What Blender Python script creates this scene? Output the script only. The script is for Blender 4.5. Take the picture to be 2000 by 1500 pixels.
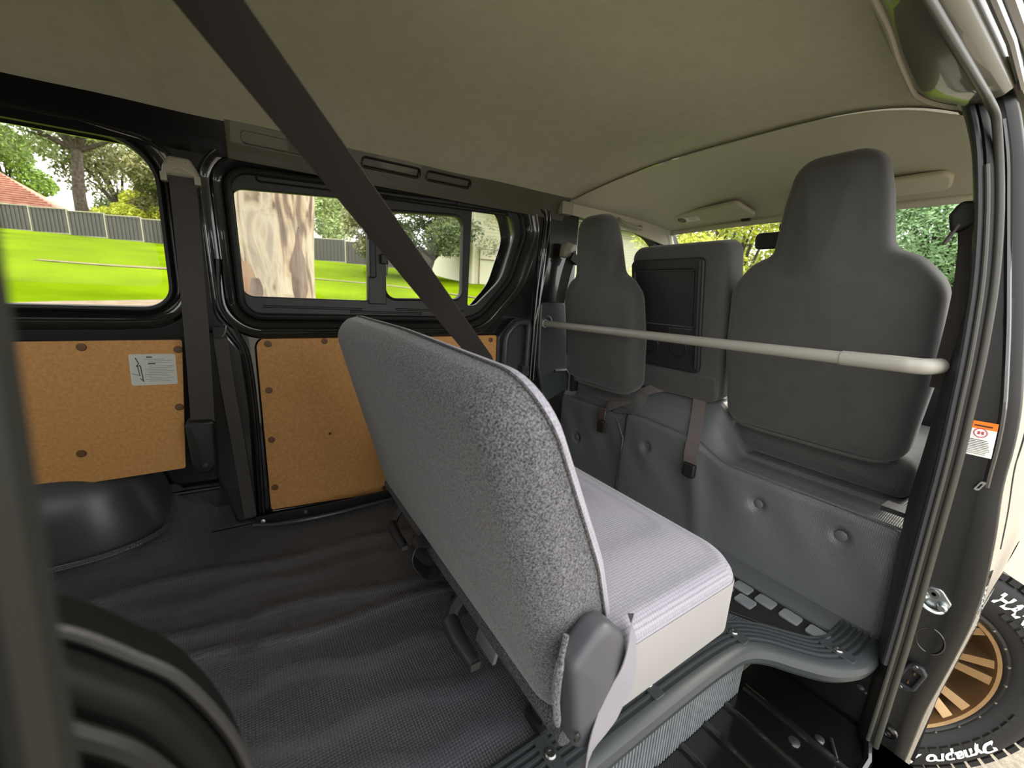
import bpy, math, random
from mathutils import Vector, Matrix
from math import sin, cos, pi, radians

for o in list(bpy.data.objects):
    bpy.data.objects.remove(o)
S = bpy.context.scene
COL = S.collection
rnd = random.Random(7)

# ------------------------------------------------------------------ camera, sky, sun, exposure
# van axes: +X to the front of the van, +Y away from the open door to the far wall, Z up, cargo floor at z = 0
cd = bpy.data.cameras.new('camera')
cam = bpy.data.objects.new('camera', cd)
COL.objects.link(cam)
cr = Vector((0.83880343, -0.54207973, 0.05058038))
cdn = Vector((-0.07592613, -0.20846912, -0.97507736))
cf = Vector((0.53911412, 0.81405785, -0.21602263))
M = Matrix(((cr.x, -cdn.x, -cf.x, 0), (cr.y, -cdn.y, -cf.y, 0), (cr.z, -cdn.z, -cf.z, 0.80), (0, 0, 0, 1)))
cam.matrix_world = M
cd.sensor_width = 36
cd.lens = 36 * 781 / 2000
cd.clip_start = 0.01
cd.clip_end = 400
cd.dof.use_dof = True
cd.dof.focus_distance = 1.1
cd.dof.aperture_fstop = 5.0
S.camera = cam

w = bpy.data.worlds.new('sky')
S.world = w
w.use_nodes = True
bg = w.node_tree.nodes['Background']
bg.inputs[0].default_value = (1.0, 0.995, 0.98, 1)
bg.inputs[1].default_value = 2.0

sl = bpy.data.lights.new('sun', 'SUN')
sl.energy = 2.4
sl.angle = radians(14)
sl.color = (1.0, 0.93, 0.80)
sun = bpy.data.objects.new('sun', sl)
COL.objects.link(sun)
sun.rotation_euler = Vector((-0.80, 0.10, -0.60)).to_track_quat('-Z', 'Y').to_euler()

S.view_settings.view_transform = 'Standard'
S.view_settings.look = 'None'
S.view_settings.gamma = 1
S.view_settings.exposure = 0.95
S.view_settings.use_curve_mapping = False

# ------------------------------------------------------------------ materials
def lin(h):
    h = h.lstrip('#')
    c = [int(h[i:i + 2], 16) / 255 for i in (0, 2, 4)]
    return tuple((x / 12.92 if x <= 0.04045 else ((x + 0.055) / 1.055) ** 2.4) for x in c) + (1,)

MATS = {}
def mat(name, col, rough=0.6, metal=0.0, coat=0.0, col2=None, nscale=8.0, ndetail=3.0, bump=0.0, bscale=60.0,
        btype='noise', contrast=(0.35, 0.65), emit=None, spec=0.5, bdist=0.002, trans=0.0, ior=1.45, sheen=0.0,
        ctype='noise', stretch=(1, 1, 1), alpha=1.0, coat_rough=0.03):
    m = bpy.data.materials.new(name)
    m.use_nodes = True
    nt = m.node_tree
    b = nt.nodes['Principled BSDF']
    c = lin(col) if isinstance(col, str) else col
    b.inputs['Base Color'].default_value = c
    b.inputs['Roughness'].default_value = rough
    b.inputs['Metallic'].default_value = metal
    b.inputs['Coat Weight'].default_value = coat
    b.inputs['Coat Roughness'].default_value = coat_rough
    b.inputs['Specular IOR Level'].default_value = spec
    b.inputs['IOR'].default_value = ior
    b.inputs['Transmission Weight'].default_value = trans
    b.inputs['Sheen Weight'].default_value = sheen
    b.inputs['Alpha'].default_value = alpha
    if emit:
        b.inputs['Emission Color'].default_value = lin(emit[0])
        b.inputs['Emission Strength'].default_value = emit[1]
    tc = None
    def coords():
        t = nt.nodes.new('ShaderNodeTexCoord')
        mp = nt.nodes.new('ShaderNodeMapping')
        mp.inputs['Scale'].default_value = stretch
        nt.links.new(t.outputs['Object'], mp.inputs['Vector'])
        return mp.outputs['Vector']
    if col2 or bump:
        tc = coords()
    if col2:
        r = nt.nodes.new('ShaderNodeValToRGB')
        r.color_ramp.elements[0].position, r.color_ramp.elements[1].position = contrast
        r.color_ramp.elements[0].color = c
        r.color_ramp.elements[1].color = lin(col2)
        if ctype == 'noise':
            n = nt.nodes.new('ShaderNodeTexNoise')
            n.inputs['Scale'].default_value = nscale
            n.inputs['Detail'].default_value = ndetail
            nt.links.new(tc, n.inputs['Vector'])
            nt.links.new(n.outputs['Fac'], r.inputs['Fac'])
        else:
            n = nt.nodes.new('ShaderNodeTexVoronoi')
            n.inputs['Scale'].default_value = nscale
            n.inputs['Randomness'].default_value = 0.12
            nt.links.new(tc, n.inputs['Vector'])
            nt.links.new(n.outputs['Distance'], r.inputs['Fac'])
        nt.links.new(r.outputs['Color'], b.inputs['Base Color'])
    if bump:
        bp = nt.nodes.new('ShaderNodeBump')
        bp.inputs['Strength'].default_value = bump
        bp.inputs['Distance'].default_value = bdist
        if btype == 'noise':
            n = nt.nodes.new('ShaderNodeTexNoise')
            n.inputs['Scale'].default_value = bscale
            n.inputs['Detail'].default_value = 4
            o = n.outputs['Fac']
        else:
            n = nt.nodes.new('ShaderNodeTexVoronoi')
            n.inputs['Scale'].default_value = bscale
            n.inputs['Randomness'].default_value = 0.0
            o = n.outputs['Distance']
        nt.links.new(tc, n.inputs['Vector'])
        nt.links.new(o, bp.inputs['Height'])
        nt.links.new(bp.outputs['Normal'], b.inputs['Normal'])
    MATS[name] = m
    return m

mat('black_paint', '#0b0b0b', 0.28, coat=1.0, spec=0.5)
mat('door_paint', '#050505', 0.2, coat=1.0, coat_rough=0.01, ior=1.7)
mat('rubber', '#171716', 0.55, bump=0.15, bscale=300)
mat('seal_rubber', '#13130f', 0.55, spec=0.3)
mat('jamb_paint', '#111110', 0.45, spec=0.3)
mat('window_plastic', '#1c1c1a', 0.5, bump=0.1, bscale=400)
mat('slate_plastic', '#34383a', 0.34, bump=0.15, bscale=700, bdist=0.0006)
mat('dark_plastic', '#232427', 0.45, bump=0.2, bscale=700, bdist=0.0008)
mat('light_plastic', '#8f8c7c', 0.5)
mat('headliner', '#a9a791', 0.95, col2='#afad99', nscale=30, bump=0.12, bscale=900, bdist=0.0006)
mat('front_headliner', '#b3b09c', 0.85, bump=0.1, bscale=900, bdist=0.0006)
mat('rail_lit_olive', '#4d4d3f', 0.35, coat=0.5)  # green light on the black far rail is put into this olive
mat('vinyl', '#4a4c50', 0.30, col2='#43454a', nscale=5, bump=0.9, bscale=175, btype='dots', bdist=0.0026, spec=0.8)
mat('vinyl_plain', '#55585b', 0.45, bump=0.2, bscale=500, bdist=0.0008)
mat('arch_vinyl', '#3a3b3e', 0.34, bump=0.25, bscale=450, bdist=0.0008, spec=0.7)
mat('bulkhead_vinyl', '#585b5c', 0.40, bump=0.6, bscale=230, btype='dots', bdist=0.0018)
mat('carpet', '#141516', 0.95, col2='#737376', nscale=400, ndetail=2.0, contrast=(0.32, 0.74), bump=0.4, bscale=520, sheen=0.2, bdist=0.0010)
mat('carpet_dark', '#1c1c1d', 0.95, col2='#5c5c5e', nscale=400, ndetail=2.0, contrast=(0.34, 0.72), bump=0.4, bscale=520, bdist=0.0010)
mat('fabric', '#918e97', 0.85, col2='#75737b', ctype='dots', nscale=190, contrast=(0.35, 0.75), bump=0.5, bscale=190, btype='dots', bdist=0.0016, sheen=0.15)
mat('fabric_side', '#868382', 0.85, bump=0.2, bscale=600, sheen=0.15, bdist=0.0008)
mat('seat_cover', '#3e3e3d', 0.8, col2='#434342', nscale=20, bump=0.25, bscale=900, sheen=0.25, bdist=0.0008)
mat('cover_plastic', '#45464a', 0.45, bump=0.15, bscale=700, bdist=0.0006)
mat('pillar_seal', '#3c3c36', 0.4)
mat('quarter_shade', '#070706', 0.6, spec=0.15)  # deeper black: the shade beside the camera is put into the colour
mat('webbing', '#322e2a', 0.65, bump=0.35, bscale=500, bdist=0.0006, stretch=(1, 1, 0.3))
mat('webbing_light', '#7d7b82', 0.6, bump=0.35, bscale=500, bdist=0.0006)
mat('webbing_brown', '#615a59', 0.6, bump=0.35, bscale=500, bdist=0.0006)
mat('hardboard', '#a97942', 0.62, col2='#bd8b50', nscale=120, ndetail=4, bump=0.1, bscale=400, contrast=(0.3, 0.7))
mat('clip_brown', '#5e4122', 0.5)
mat('pole_paint', '#908e86', 0.4)
mat('zinc', '#b8c0c0', 0.3, metal=1.0)
mat('steel', '#8a8a88', 0.35, metal=1.0)
mat('paper', '#e6e6e2', 0.6)
mat('paper_dim', '#b9bbb0', 0.6)
mat('orange_ink', '#f07a1e', 0.6)
mat('dark_ink', '#2c2c28', 0.7)
mat('grey_ink', '#7a7c74', 0.7)
mat('red_ink', '#b5484e', 0.7)
mat('tread_grey', '#6f7375', 0.6, col2='#63676a', nscale=30)
mat('tyre', '#131313', 0.7, bump=0.15, bscale=120)
mat('bronze', '#94795a', 0.30, metal=0.85, col2='#a08562', nscale=20)
mat('rim_black', '#141414', 0.4)
mat('white_letter', '#e8e8e6', 0.6)
mat('windscreen_band', '#0d0d0d', 0.4)
mat('lawn', '#506508', 0.95, col2='#6e840d', nscale=0.35, ndetail=8, contrast=(0.3, 0.7), bump=0.6, bscale=14, bdist=0.05, spec=0.0)
mat('road', '#9b9283', 0.9, col2='#80786b', nscale=60, ndetail=6, bump=0.5, bscale=90, bdist=0.01)
mat('path_concrete', '#857563', 0.9, col2='#776857', nscale=4, spec=0.1)
mat('gum_bark', '#9c8a6e', 0.9, col2='#54402f', nscale=1.3, ndetail=10, contrast=(0.44, 0.66), stretch=(2.6, 2.6, 0.62), bump=0.8, bscale=4.0, bdist=0.05)
mat('bark_strip', '#7d5b45', 0.9, col2='#8f7561', nscale=3, ndetail=6, stretch=(4, 4, 0.6))
mat('bark_dark', '#54433a', 0.95, col2='#74635a', nscale=3, stretch=(4, 4, 0.6))
mat('trunk', '#362f28', 0.95, col2='#544a40', nscale=5)
mat('fence_panel', '#45433b', 0.6)
mat('fence_frame', '#a09a80', 0.6)
mat('roof_tile', '#a86f5c', 0.85, col2='#bd8a76', nscale=3)
mat('brick', '#7d5a48', 0.9)
mat('house_glass', '#2b3338', 0.1)
mat('weatherboard', '#d9d3bd', 0.8)
mat('log_wood', '#8b7350', 0.9, col2='#6b5538', nscale=6)
for nm, a, b2 in (('leaf_gum', '#6f7d45', '#8f9a60'), ('leaf_dark', '#39461f', '#56662f'), ('leaf_mid', '#5a7a24', '#7d9a36'),
                  ('leaf_yellow', '#a6b02c', '#c8cb4e'), ('leaf_pale', '#9fb06a', '#c3cc93'), ('leaf_blue', '#6b8f5e', '#97b586'), ('leaf_olive', '#66683c', '#8a8858')):
    mat(nm, a, 0.7, col2=b2, nscale=1.3, ndetail=4, contrast=(0.35, 0.65))
_b = MATS['gum_bark'].node_tree
_r = [n for n in _b.nodes if n.type == 'VALTORGB'][0]
_n = [n for n in _b.nodes if n.type == 'TEX_NOISE'][0]
_n.inputs['Distortion'].default_value = 1.6
_r.color_ramp.elements[0].position = 0.30; _r.color_ramp.elements[0].color = lin('#453a33')
_r.color_ramp.elements[1].position = 0.72; _r.color_ramp.elements[1].color = lin('#857a6e')
for _p, _c in ((0.40, '#6f5e50'), (0.46, '#93836f'), (0.55, '#a29684'), (0.63, '#8f8070')):
    _e = _r.color_ramp.elements.new(_p); _e.color = lin(_c)
g = mat('glass', '#ffffff', 0.0)
g.node_tree.nodes.clear()
_o = g.node_tree.nodes.new('ShaderNodeOutputMaterial')
_m = g.node_tree.nodes.new('ShaderNodeMixShader')
_t = g.node_tree.nodes.new('ShaderNodeBsdfTransparent')
_g = g.node_tree.nodes.new('ShaderNodeBsdfGlossy')
_f = g.node_tree.nodes.new('ShaderNodeFresnel')
_t.inputs[0].default_value = (0.975, 0.985, 0.975, 1)
_g.inputs['Roughness'].default_value = 0.0
_f.inputs['IOR'].default_value = 1.16
g.node_tree.links.new(_f.outputs[0], _m.inputs[0])
g.node_tree.links.new(_t.outputs[0], _m.inputs[1])
g.node_tree.links.new(_g.outputs[0], _m.inputs[2])
g.node_tree.links.new(_m.outputs[0], _o.inputs[0])

# ------------------------------------------------------------------ helpers
def tag(o, label=None, cat=None, group=None, kind=None):
    if label: o['label'] = label
    if cat: o['category'] = cat
    if group: o['group'] = group
    if kind: o['kind'] = kind
    return o

def empty(name, loc, label=None, cat=None, group=None, kind=None):
    o = bpy.data.objects.new(name, None)
    COL.objects.link(o)
    o.location = loc
    o.empty_display_size = 0.05
    return tag(o, label, cat, group, kind)

def link(name, me, m, parent=None, angle=40):
    for k in (m if isinstance(m, (list, tuple)) else [m]):
        me.materials.append(MATS[k])
    if me.polygons:
        me.shade_smooth()
        me.set_sharp_from_angle(angle=radians(angle))
    o = bpy.data.objects.new(name, me)
    COL.objects.link(o)
    if parent is not None:
        o.parent = parent
        loc = Vector((0, 0, 0))
        p = parent
        while p is not None:
            loc += p.location + p.matrix_parent_inverse.to_translation()
            p = p.parent
        o.matrix_parent_inverse = Matrix.Translation(-loc)
    return o

def raw(name, verts, faces, m, parent=None, angle=40, fm=None):
    me = bpy.data.meshes.new(name)
    me.from_pydata([tuple(v) for v in verts], [], faces)
    if fm:
        me.polygons.foreach_set('material_index', fm)
    me.update()
    return link(name, me, m, parent, angle)

class MB:
    """collects several shapes into one mesh"""
    def __init__(self): self.v, self.f = [], []
    def add(self, vf):
        n = len(self.v)
        self.v += [Vector(p) for p in vf[0]]
        self.f += [tuple(i + n for i in q) for q in vf[1]]
        return self
    def build(self, name, m, parent=None, angle=40): return raw(name, self.v, self.f, m, parent, angle)

def frame(O, u, v):
    O, u, v = Vector(O), Vector(u).normalized(), Vector(v).normalized()
    return O, u, v, u.cross(v).normalized()

def fp(F, a, b, d=0.0): return F[0] + F[1] * a + F[2] * b + F[3] * d

def rpoly(pts, seg=6):
    """rounded polygon: pts (a, b, r)"""
    out, n = [], len(pts)
    for i in range(n):
        p = Vector(pts[i][:2]); r = pts[i][2] if len(pts[i]) > 2 else 0
        a = Vector(pts[i - 1][:2]) - p; b = Vector(pts[(i + 1) % n][:2]) - p
        if r <= 0:
            out.append(p); continue
        la, lb = a.length, b.length
        a.normalize(); b.normalize()
        ang = math.acos(max(-1, min(1, a.dot(b))))
        if ang > pi - 0.02:
            out.append(p); continue
        t = r / math.tan(ang / 2)
        tm = 0.48 * min(la, lb)
        if t > tm:
            t = tm; r = t * math.tan(ang / 2)
        c = p + (a + b).normalized() * (r / sin(ang / 2))
        s, e = p + a * t - c, p + b * t - c
        tot = s.angle_signed(e)
        for k in range(seg + 1):
            th = -tot * k / seg
            out.append(c + Vector((s.x * cos(th) - s.y * sin(th), s.x * sin(th) + s.y * cos(th))))
    return out

def ccw(o):
    ar = sum(o[i - 1][0] * o[i][1] - o[i][0] * o[i - 1][1] for i in range(len(o)))
    return list(o) if ar > 0 else list(reversed(o))

def normals(o, closed=True):
    n = len(o); res = []
    for i in range(n):
        if closed or 0 < i < n - 1:
            a, b = Vector(o[i - 1]), Vector(o[(i + 1) % n])
        elif i == 0: a, b = Vector(o[0]), Vector(o[1])
        else: a, b = Vector(o[-2]), Vector(o[-1])
        t = (b - a)
        if t.length < 1e-9: t = Vector((1, 0))
        t.normalize()
        res.append(Vector((t.y, -t.x)))
    return res

def dedupe(o, eps=1e-4):
    r = []
    for p in o:
        if not r or (Vector(p) - Vector(r[-1])).length > eps: r.append(Vector(p))
    if len(r) > 1 and (r[0] - r[-1]).length < eps: r.pop()
    return r

def plate_mesh(outer, holes, F, t, bevel=0.0, seg=2):
    """flat plate with holes; front face at local depth 0, back at -t"""
    cu = bpy.data.curves.new('c', 'CURVE')
    cu.dimensions = '2D'; cu.fill_mode = 'BOTH'
    cu.extrude = max(t / 2 - bevel, 1e-5)
    cu.bevel_depth = bevel; cu.bevel_resolution = seg; cu.offset = -bevel
    for k, o in enumerate([outer] + list(holes)):
        o = ccw(dedupe(o))
        if k: o.reverse()
        s = cu.splines.new('POLY')
        s.points.add(len(o) - 1)
        for i, p in enumerate(o): s.points[i].co = (p[0], p[1], 0, 1)
        s.use_cyclic_u = True
    ob = bpy.data.objects.new('tmp', cu)
    COL.objects.link(ob)
    dg = bpy.context.evaluated_depsgraph_get()
    me = bpy.data.meshes.new_from_object(ob.evaluated_get(dg))
    bpy.data.objects.remove(ob); bpy.data.curves.remove(cu)
    O, u, v, wv = F
    O = O - wv * (t / 2)
    me.transform(Matrix(((u.x, v.x, wv.x, O.x), (u.y, v.y, wv.y, O.y), (u.z, v.z, wv.z, O.z), (0, 0, 0, 1))))
    me.materials.clear()
    return me

def plate(name, outer, holes, F, t, m, parent=None, bevel=0.0, angle=35):
    me = plate_mesh(outer, holes, F, t, bevel)
    me.name = name
    return link(name, me, m, parent, angle)

def ringsweep(outline, prof, F, close_prof=False):
    """profile (outward offset, depth) swept along a closed planar outline"""
    o = ccw(dedupe(outline)); nn = normals(o); n, k = len(o), len(prof)
    v, f = [], []
    for p, q in zip(o, nn):
        for a, d in prof:
            v.append(fp(F, p.x + q.x * a, p.y + q.y * a, d))
    kk = k if close_prof else k - 1
    for i in range(n):
        j = (i + 1) % n
        for s in range(kk):
            s2 = (s + 1) % k
            f.append((i * k + s, j * k + s, j * k + s2, i * k + s2))
    return v, f

def catmull(pts, n=6, closed=False):
    P = [Vector(p) for p in pts]; out = []
    m = len(P)
    rng = range(m) if closed else range(m - 1)
    for i in rng:
        p0 = P[i - 1] if (closed or i > 0) else P[0] * 2 - P[1]
        p1, p2 = P[i], P[(i + 1) % m]
        p3 = P[(i + 2) % m] if (closed or i + 2 < m) else P[-1] * 2 - P[-2]
        for k in range(n):
            t = k / n
            out.append(0.5 * ((2 * p1) + (p2 - p0) * t + (2 * p0 - 5 * p1 + 4 * p2 - p3) * t * t + (3 * p1 - p0 - 3 * p2 + p3) * t ** 3))
    if not closed: out.append(P[-1])
    return out

def tube(path, r, seg=10, closed=False, up=(0, 0, 1), cap=True):
    P = [Vector(p) for p in path]; n = len(P)
    rr = r if isinstance(r, (list, tuple)) else [r] * n
    v, f = [], []
    ref = Vector(up)
    for i in range(n):
        if closed: t = P[(i + 1) % n] - P[i - 1]
        else: t = P[min(i + 1, n - 1)] - P[max(i - 1, 0)]
        t.normalize()
        a = ref - t * ref.dot(t)
        if a.length < 1e-3:
            a = Vector((1, 0, 0)) - t * t.x
        a.normalize(); b = t.cross(a); ref = a
        for k in range(seg):
            th = 2 * pi * k / seg
            v.append(P[i] + (a * cos(th) + b * sin(th)) * rr[i])
    for i in range(n if closed else n - 1):
        j = (i + 1) % n
        for k in range(seg):
            k2 = (k + 1) % seg
            f.append((i * seg + k, i * seg + k2, j * seg + k2, j * seg + k))
    if cap and not closed:
        f.append(tuple(range(seg))[::-1]); f.append(tuple(range((n - 1) * seg, n * seg)))
    return v, f

def ribbon(path, sides, width, th=0.0014):
    P = [Vector(p) for p in path]; n = len(P); v, f = [], []
    for i in range(n):
        t = (P[min(i + 1, n - 1)] - P[max(i - 1, 0)]).normalized()
        s = Vector(sides[i] if isinstance(sides, list) else sides)
        s = (s - t * s.dot(t)).normalized()
        nn = t.cross(s)
        for a, b in ((-1, -1), (1, -1), (1, 1), (-1, 1)):
            v.append(P[i] + s * (a * width / 2) + nn * (b * th / 2))
    for i in range(n - 1):
        for k in range(4):
            f.append((i * 4 + k, i * 4 + (k + 1) % 4, i * 4 + 4 + (k + 1) % 4, i * 4 + 4 + k))
    f += [(3, 2, 1, 0), tuple(range(n * 4 - 4, n * 4))]
    return v, f

def box(c, s, rot=None):
    c = Vector(c); v = []
    for x in (-1, 1):
        for y in (-1, 1):
            for z in (-1, 1):
                p = Vector((x * s[0] / 2, y * s[1] / 2, z * s[2] / 2))
                if rot is not None: p = rot @ p
                v.append(c + p)
    return v, [(0, 1, 3, 2), (4, 6, 7, 5), (0, 4, 5, 1), (2, 3, 7, 6), (0, 2, 6, 4), (1, 5, 7, 3)]

def puffy(outline, F, df, db, r, dome=0.0, n=5, rb=None, domeb=0.0, front=True, back=True, mid_fn=None):
    """pillow: rounded edge, front depth df, back depth -db"""
    o = ccw(dedupe(outline)); nn = normals(o); m = len(o)
    cx = sum(p.x for p in o) / m; cy = sum(p.y for p in o) / m
    rb = r if rb is None else rb
    v, f = [], []
    def ring(ins, d, sc=1.0):
        b = len(v)
        for p, q in zip(o, nn):
            x, y = p.x - q.x * ins, p.y - q.y * ins
            v.append(fp(F, cx + (x - cx) * sc, cy + (y - cy) * sc, d))
        return b
    def bridge(a, b, flip):
        for i in range(m):
            j = (i + 1) % m
            f.append((a + i, b + i, b + j, a + j) if flip else (a + i, a + j, b + j, b + i))
    mid = ring(0, 0)
    if mid_fn:
        for i, p in enumerate(o): v[mid + i] = fp(F, p.x, p.y, mid_fn(p))
    for sgn, D, rad, dm, on in ((1, df, r, dome, front), (-1, db, rb, domeb, back)):
        if not on: continue
        prev = mid
        for k in range(n + 1):
            th = pi / 2 * k / n
            b = ring(rad * (1 - cos(th)), sgn * (D - rad + rad * sin(th)))
            bridge(prev, b, sgn < 0); prev = b
        for sc in (0.85, 0.65, 0.4, 0.18):
            b = ring(rad, sgn * (D + dm * (1 - sc * sc)), sc)
            bridge(prev, b, sgn < 0); prev = b
        c = len(v); v.append(fp(F, cx, cy, sgn * (D + dm)))
        for i in range(m):
            j = (i + 1) % m
            f.append((prev + i, prev + j, c) if sgn > 0 else (prev + j, prev + i, c))
    return v, f

def lathe(prof, F, seg=24):
    """profile (radius, depth along frame normal)"""
    v, f, k = [], [], len(prof)
    for i in range(seg):
        th = 2 * pi * i / seg
        for r, d in prof: v.append(fp(F, r * cos(th), r * sin(th), d))
    for i in range(seg):
        j = (i + 1) % seg
        for s in range(k - 1):
            f.append((i * k + s, j * k + s, j * k + s + 1, i * k + s + 1))
    return v, f

def grid(nx, ny, fn):
    v = [fn(i / nx, j / ny) for j in range(ny + 1) for i in range(nx + 1)]
    f = [(j * (nx + 1) + i, j * (nx + 1) + i + 1, (j + 1) * (nx + 1) + i + 1, (j + 1) * (nx + 1) + i) for j in range(ny) for i in range(nx)]
    return v, f

def lerp_tab(tab, x):
    if x <= tab[0][0]: return tab[0][1]
    for (a, b), (c, d) in zip(tab, tab[1:]):
        if x <= c: return b + (d - b) * (x - a) / (c - a)
    return tab[-1][1]

def sm_tab(tab, x):
    if x <= tab[0][0]: return tab[0][1]
    for (a, b), (c, d) in zip(tab, tab[1:]):
        if x <= c:
            t = (x - a) / (c - a); t = t * t * (3 - 2 * t)
            return b + (d - b) * t
    return tab[-1][1]

# ------------------------------------------------------------------ floor, mat, step
def floor_edge(x):
    return sm_tab([(-0.10, 0.22), (-0.02, 0.395), (0.90, 0.395), (1.10, 0.22)], x)

WR = [((-0.30, 1.265), (0.36, 1.19), 0.010, 0.030), ((-0.30, 1.06), (0.30, 0.965), 0.010, 0.028), ((-0.25, 0.955), (0.42, 0.87), 0.010, 0.024),
      ((-0.10, 0.84), (0.25, 0.76), 0.007, 0.030), ((-0.2, 1.16), (0.2, 1.12), 0.006, 0.028), ((-0.1, 0.70), (0.3, 0.62), 0.005, 0.03),
      ((0.02, 0.56), (0.3, 0.50), 0.004, 0.03)]
def wrinkle(x, y):
    z = 0.0
    for (x0, y0), (x1, y1), a, s in WR:
        t = (x - x0) / (x1 - x0)
        yc = y0 + (y1 - y0) * t + 0.012 * sin(9 * t + y0 * 20)
        e = 1.0
        if t < 0: e = math.exp(-(t * 4) ** 2)
        if t > 1: e = math.exp(-((t - 1) * 4) ** 2)
        z += 1.1 * a * e * math.exp(-((y - yc) / (s * 0.85)) ** 2)
    return z

floor = empty('floor', (0, 0, 0), kind='structure')
def fmat(s, t):
    x = -1.6 + 2.865 * s
    y0 = floor_edge(x)
    y = y0 + (1.74 - y0) * t
    z = wrinkle(x, y)
    if x < -0.15: z += 0.06 * max(0, (y - 1.35) / 0.2) ** 1.5 * min(1, (-0.15 - x) / 0.1) if y > 1.35 else 0
    return Vector((x, y, z))
raw('floor_mat', *grid(260, 150, fmat), 'vinyl', floor, 60)
raw('floor_panel', *box((-0.17, 1.1, -0.03), (2.86, 1.3, 0.04)), 'black_paint', floor)

# smooth strip at the bulkhead foot and the moulded pads of the rubber mat
raw('floor_strip', *ribbon([(1.215, 1.45, 0.006), (1.215, 0.45, 0.006), (1.22, 0.30, 0.006), (1.225, 0.20, 0.006)], (1, 0, 0), 0.085, 0.008), 'vinyl_plain', floor)
pm = empty('rubber_mat', (1.08, 0.4, 0.004), 'dark rubber foot mat with raised grey pads beside the step edge', 'mat')
me_base = rpoly([(0.0, 0.0, 0.02), (0.0, -0.36, 0.02), (-0.05, -0.36, 0.03), (-0.085, -0.24, 0.06), (-0.16, -0.10, 0.06), (-0.20, 0.0, 0.03), (-0.20, 0.60, 0.02), (0.0, 0.60, 0.02)])
Fm = frame((1.172, 0.54, 0.006), (1, 0, 0), (0, 1, 0))
plate('mat_base', me_base, [], Fm, 0.006, 'rubber', pm, 0.0015)
for r in range(4):
    for c in range(14):
        x0 = -0.012 - r * 0.050; y0 = 0.56 - c * 0.062 + (0.03 if r % 2 else 0)
        x1, y1 = x0 - 0.040, y0 - 0.046
        lim = lerp_tab([(-0.20, 0.0), (-0.16, -0.08), (-0.085, -0.22), (-0.05, -0.33), (0, -0.35)], x1)
        if y1 < lim + 0.015:
            if y0 - (lim + 0.015) < 0.02: continue
            y1 = lim + 0.015
        plate('mat_pad', rpoly([(x0, y0, 0.006), (x0, y1, 0.006), (x1, y1, 0.006), (x1, y0, 0.006)], 2), [], (Fm[0] + Vector((0, 0, 0.006)), Fm[1], Fm[2], Fm[3]), 0.006, 'tread_grey', pm, 0.0012)

# scuff plate along the step edge (profile swept along its curved path)
path = [(-0.60, 0.364), (-0.10, 0.364), (0.30, 0.364), (0.70, 0.363), (0.87, 0.357), (0.935, 0.346), (0.981, 0.315), (1.017, 0.267), (1.057, 0.222), (1.112, 0.193), (1.160, 0.184), (1.200, 0.182), (1.245, 0.182)]
sp = catmull([Vector((a, b)) for a, b in path], 8)
nn = normals(sp, False)
prof = []
def rib(wc): return [(wc - 0.0040, 0.0105), (wc - 0.0022, 0.0165), (wc + 0.0022, 0.0165), (wc + 0.0040, 0.0105)]
prof = [(0.0, -0.034), (-0.012, -0.030), (-0.020, -0.018), (-0.022, -0.004), (-0.017, 0.008), (-0.006, 0.014), (0.006, 0.0155), (0.012, 0.012)]
for k in range(5): prof += rib(0.019 + k * 0.0125)
prof += [(0.076, 0.011), (0.080, 0.008), (0.082, 0.0)]
tr = empty('trim_3', (0.5, 0.385, 0), kind='structure')
v, f = [], []
for p, q in zip(sp, nn):
    # outward normal of the open path points to the step side; flip so that 'prof' runs inwards
    for a, d in prof: v.append(Vector((p.x - q.x * a, p.y - q.y * a, d)))
k = len(prof)
for i in range(len(sp) - 1):
    for s in range(k - 1): f.append((i * k + s, i * k + s + 1, (i + 1) * k + s + 1, (i + 1) * k + s))
f.append(tuple((len(sp) - 1) * k + s for s in range(k)))
raw('scuff_plate', v, f, 'slate_plastic', tr, 25)
for (x, y) in ((0.945, 0.380), (1.115, 0.222), (0.646, 0.400), (0.386, 0.400)):
    F = frame((x, y, 0.0135), (1, 0, 0), (0, 1, 0))
    plate('screw_pad', rpoly([(-0.014, -0.034, 0.004), (0.014, -0.034, 0.004), (0.014, 0.034, 0.004), (-0.014, 0.034, 0.004)], 2), [], (F[0] + Vector((0, 0, 0.0036)), F[1], F[2], F[3]), 0.006, 'slate_plastic', tr, 0.001)
    sc = raw('screw', *lathe([(0.0105, 0.003), (0.0105, 0.0055), (0.008, 0.008), (0.0045, 0.008), (0.0040, 0.0055), (0.0001, 0.0055)], F, 16), 'steel', tr)

st = empty('step', (0.6, 0.25, -0.21), kind='structure')
st['label'] = 'black painted side step well with pressed ribs below the scuff plate'
rb = MB()
rb.add(box((0.2, 0.385, -0.105), (1.66, 0.02, 0.21)))
for i in range(78): rb.add(box((0.25 + i * 0.0100, 0.374, -0.105), (0.005, 0.004, 0.205)))
rb.build('ribbed_riser', 'tread_grey', st)
raw('tread', *box((0.30, 0.22, -0.22), (1.80, 0.36, 0.02)), 'black_paint', st)
tr_me = None
for i in range(9):
    x = 0.30 + i * 0.0945
    if tr_me is None:
        o = raw('tread_rib', *tube([(0, 0.372, -0.209), (0, 0.13, -0.209)], 0.010, 8), 'black_paint', st); tr_me = o.data
    else:
        o = bpy.data.objects.new('tread_rib', tr_me); COL.objects.link(o); o.parent = st; o.matrix_parent_inverse = Matrix.Translation(-Vector(st.location))
    o.location = (x, 0, 0)
raw('tread_edge', *tube([(-0.5, 0.125, -0.206), (1.12, 0.125, -0.206), (1.17, 0.14, -0.2)], 0.009, 8), 'black_paint', st)
raw('front_wall', *box((1.235, 0.28, -0.13), (0.05, 0.26, 0.24)), 'black_paint', st)
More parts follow.
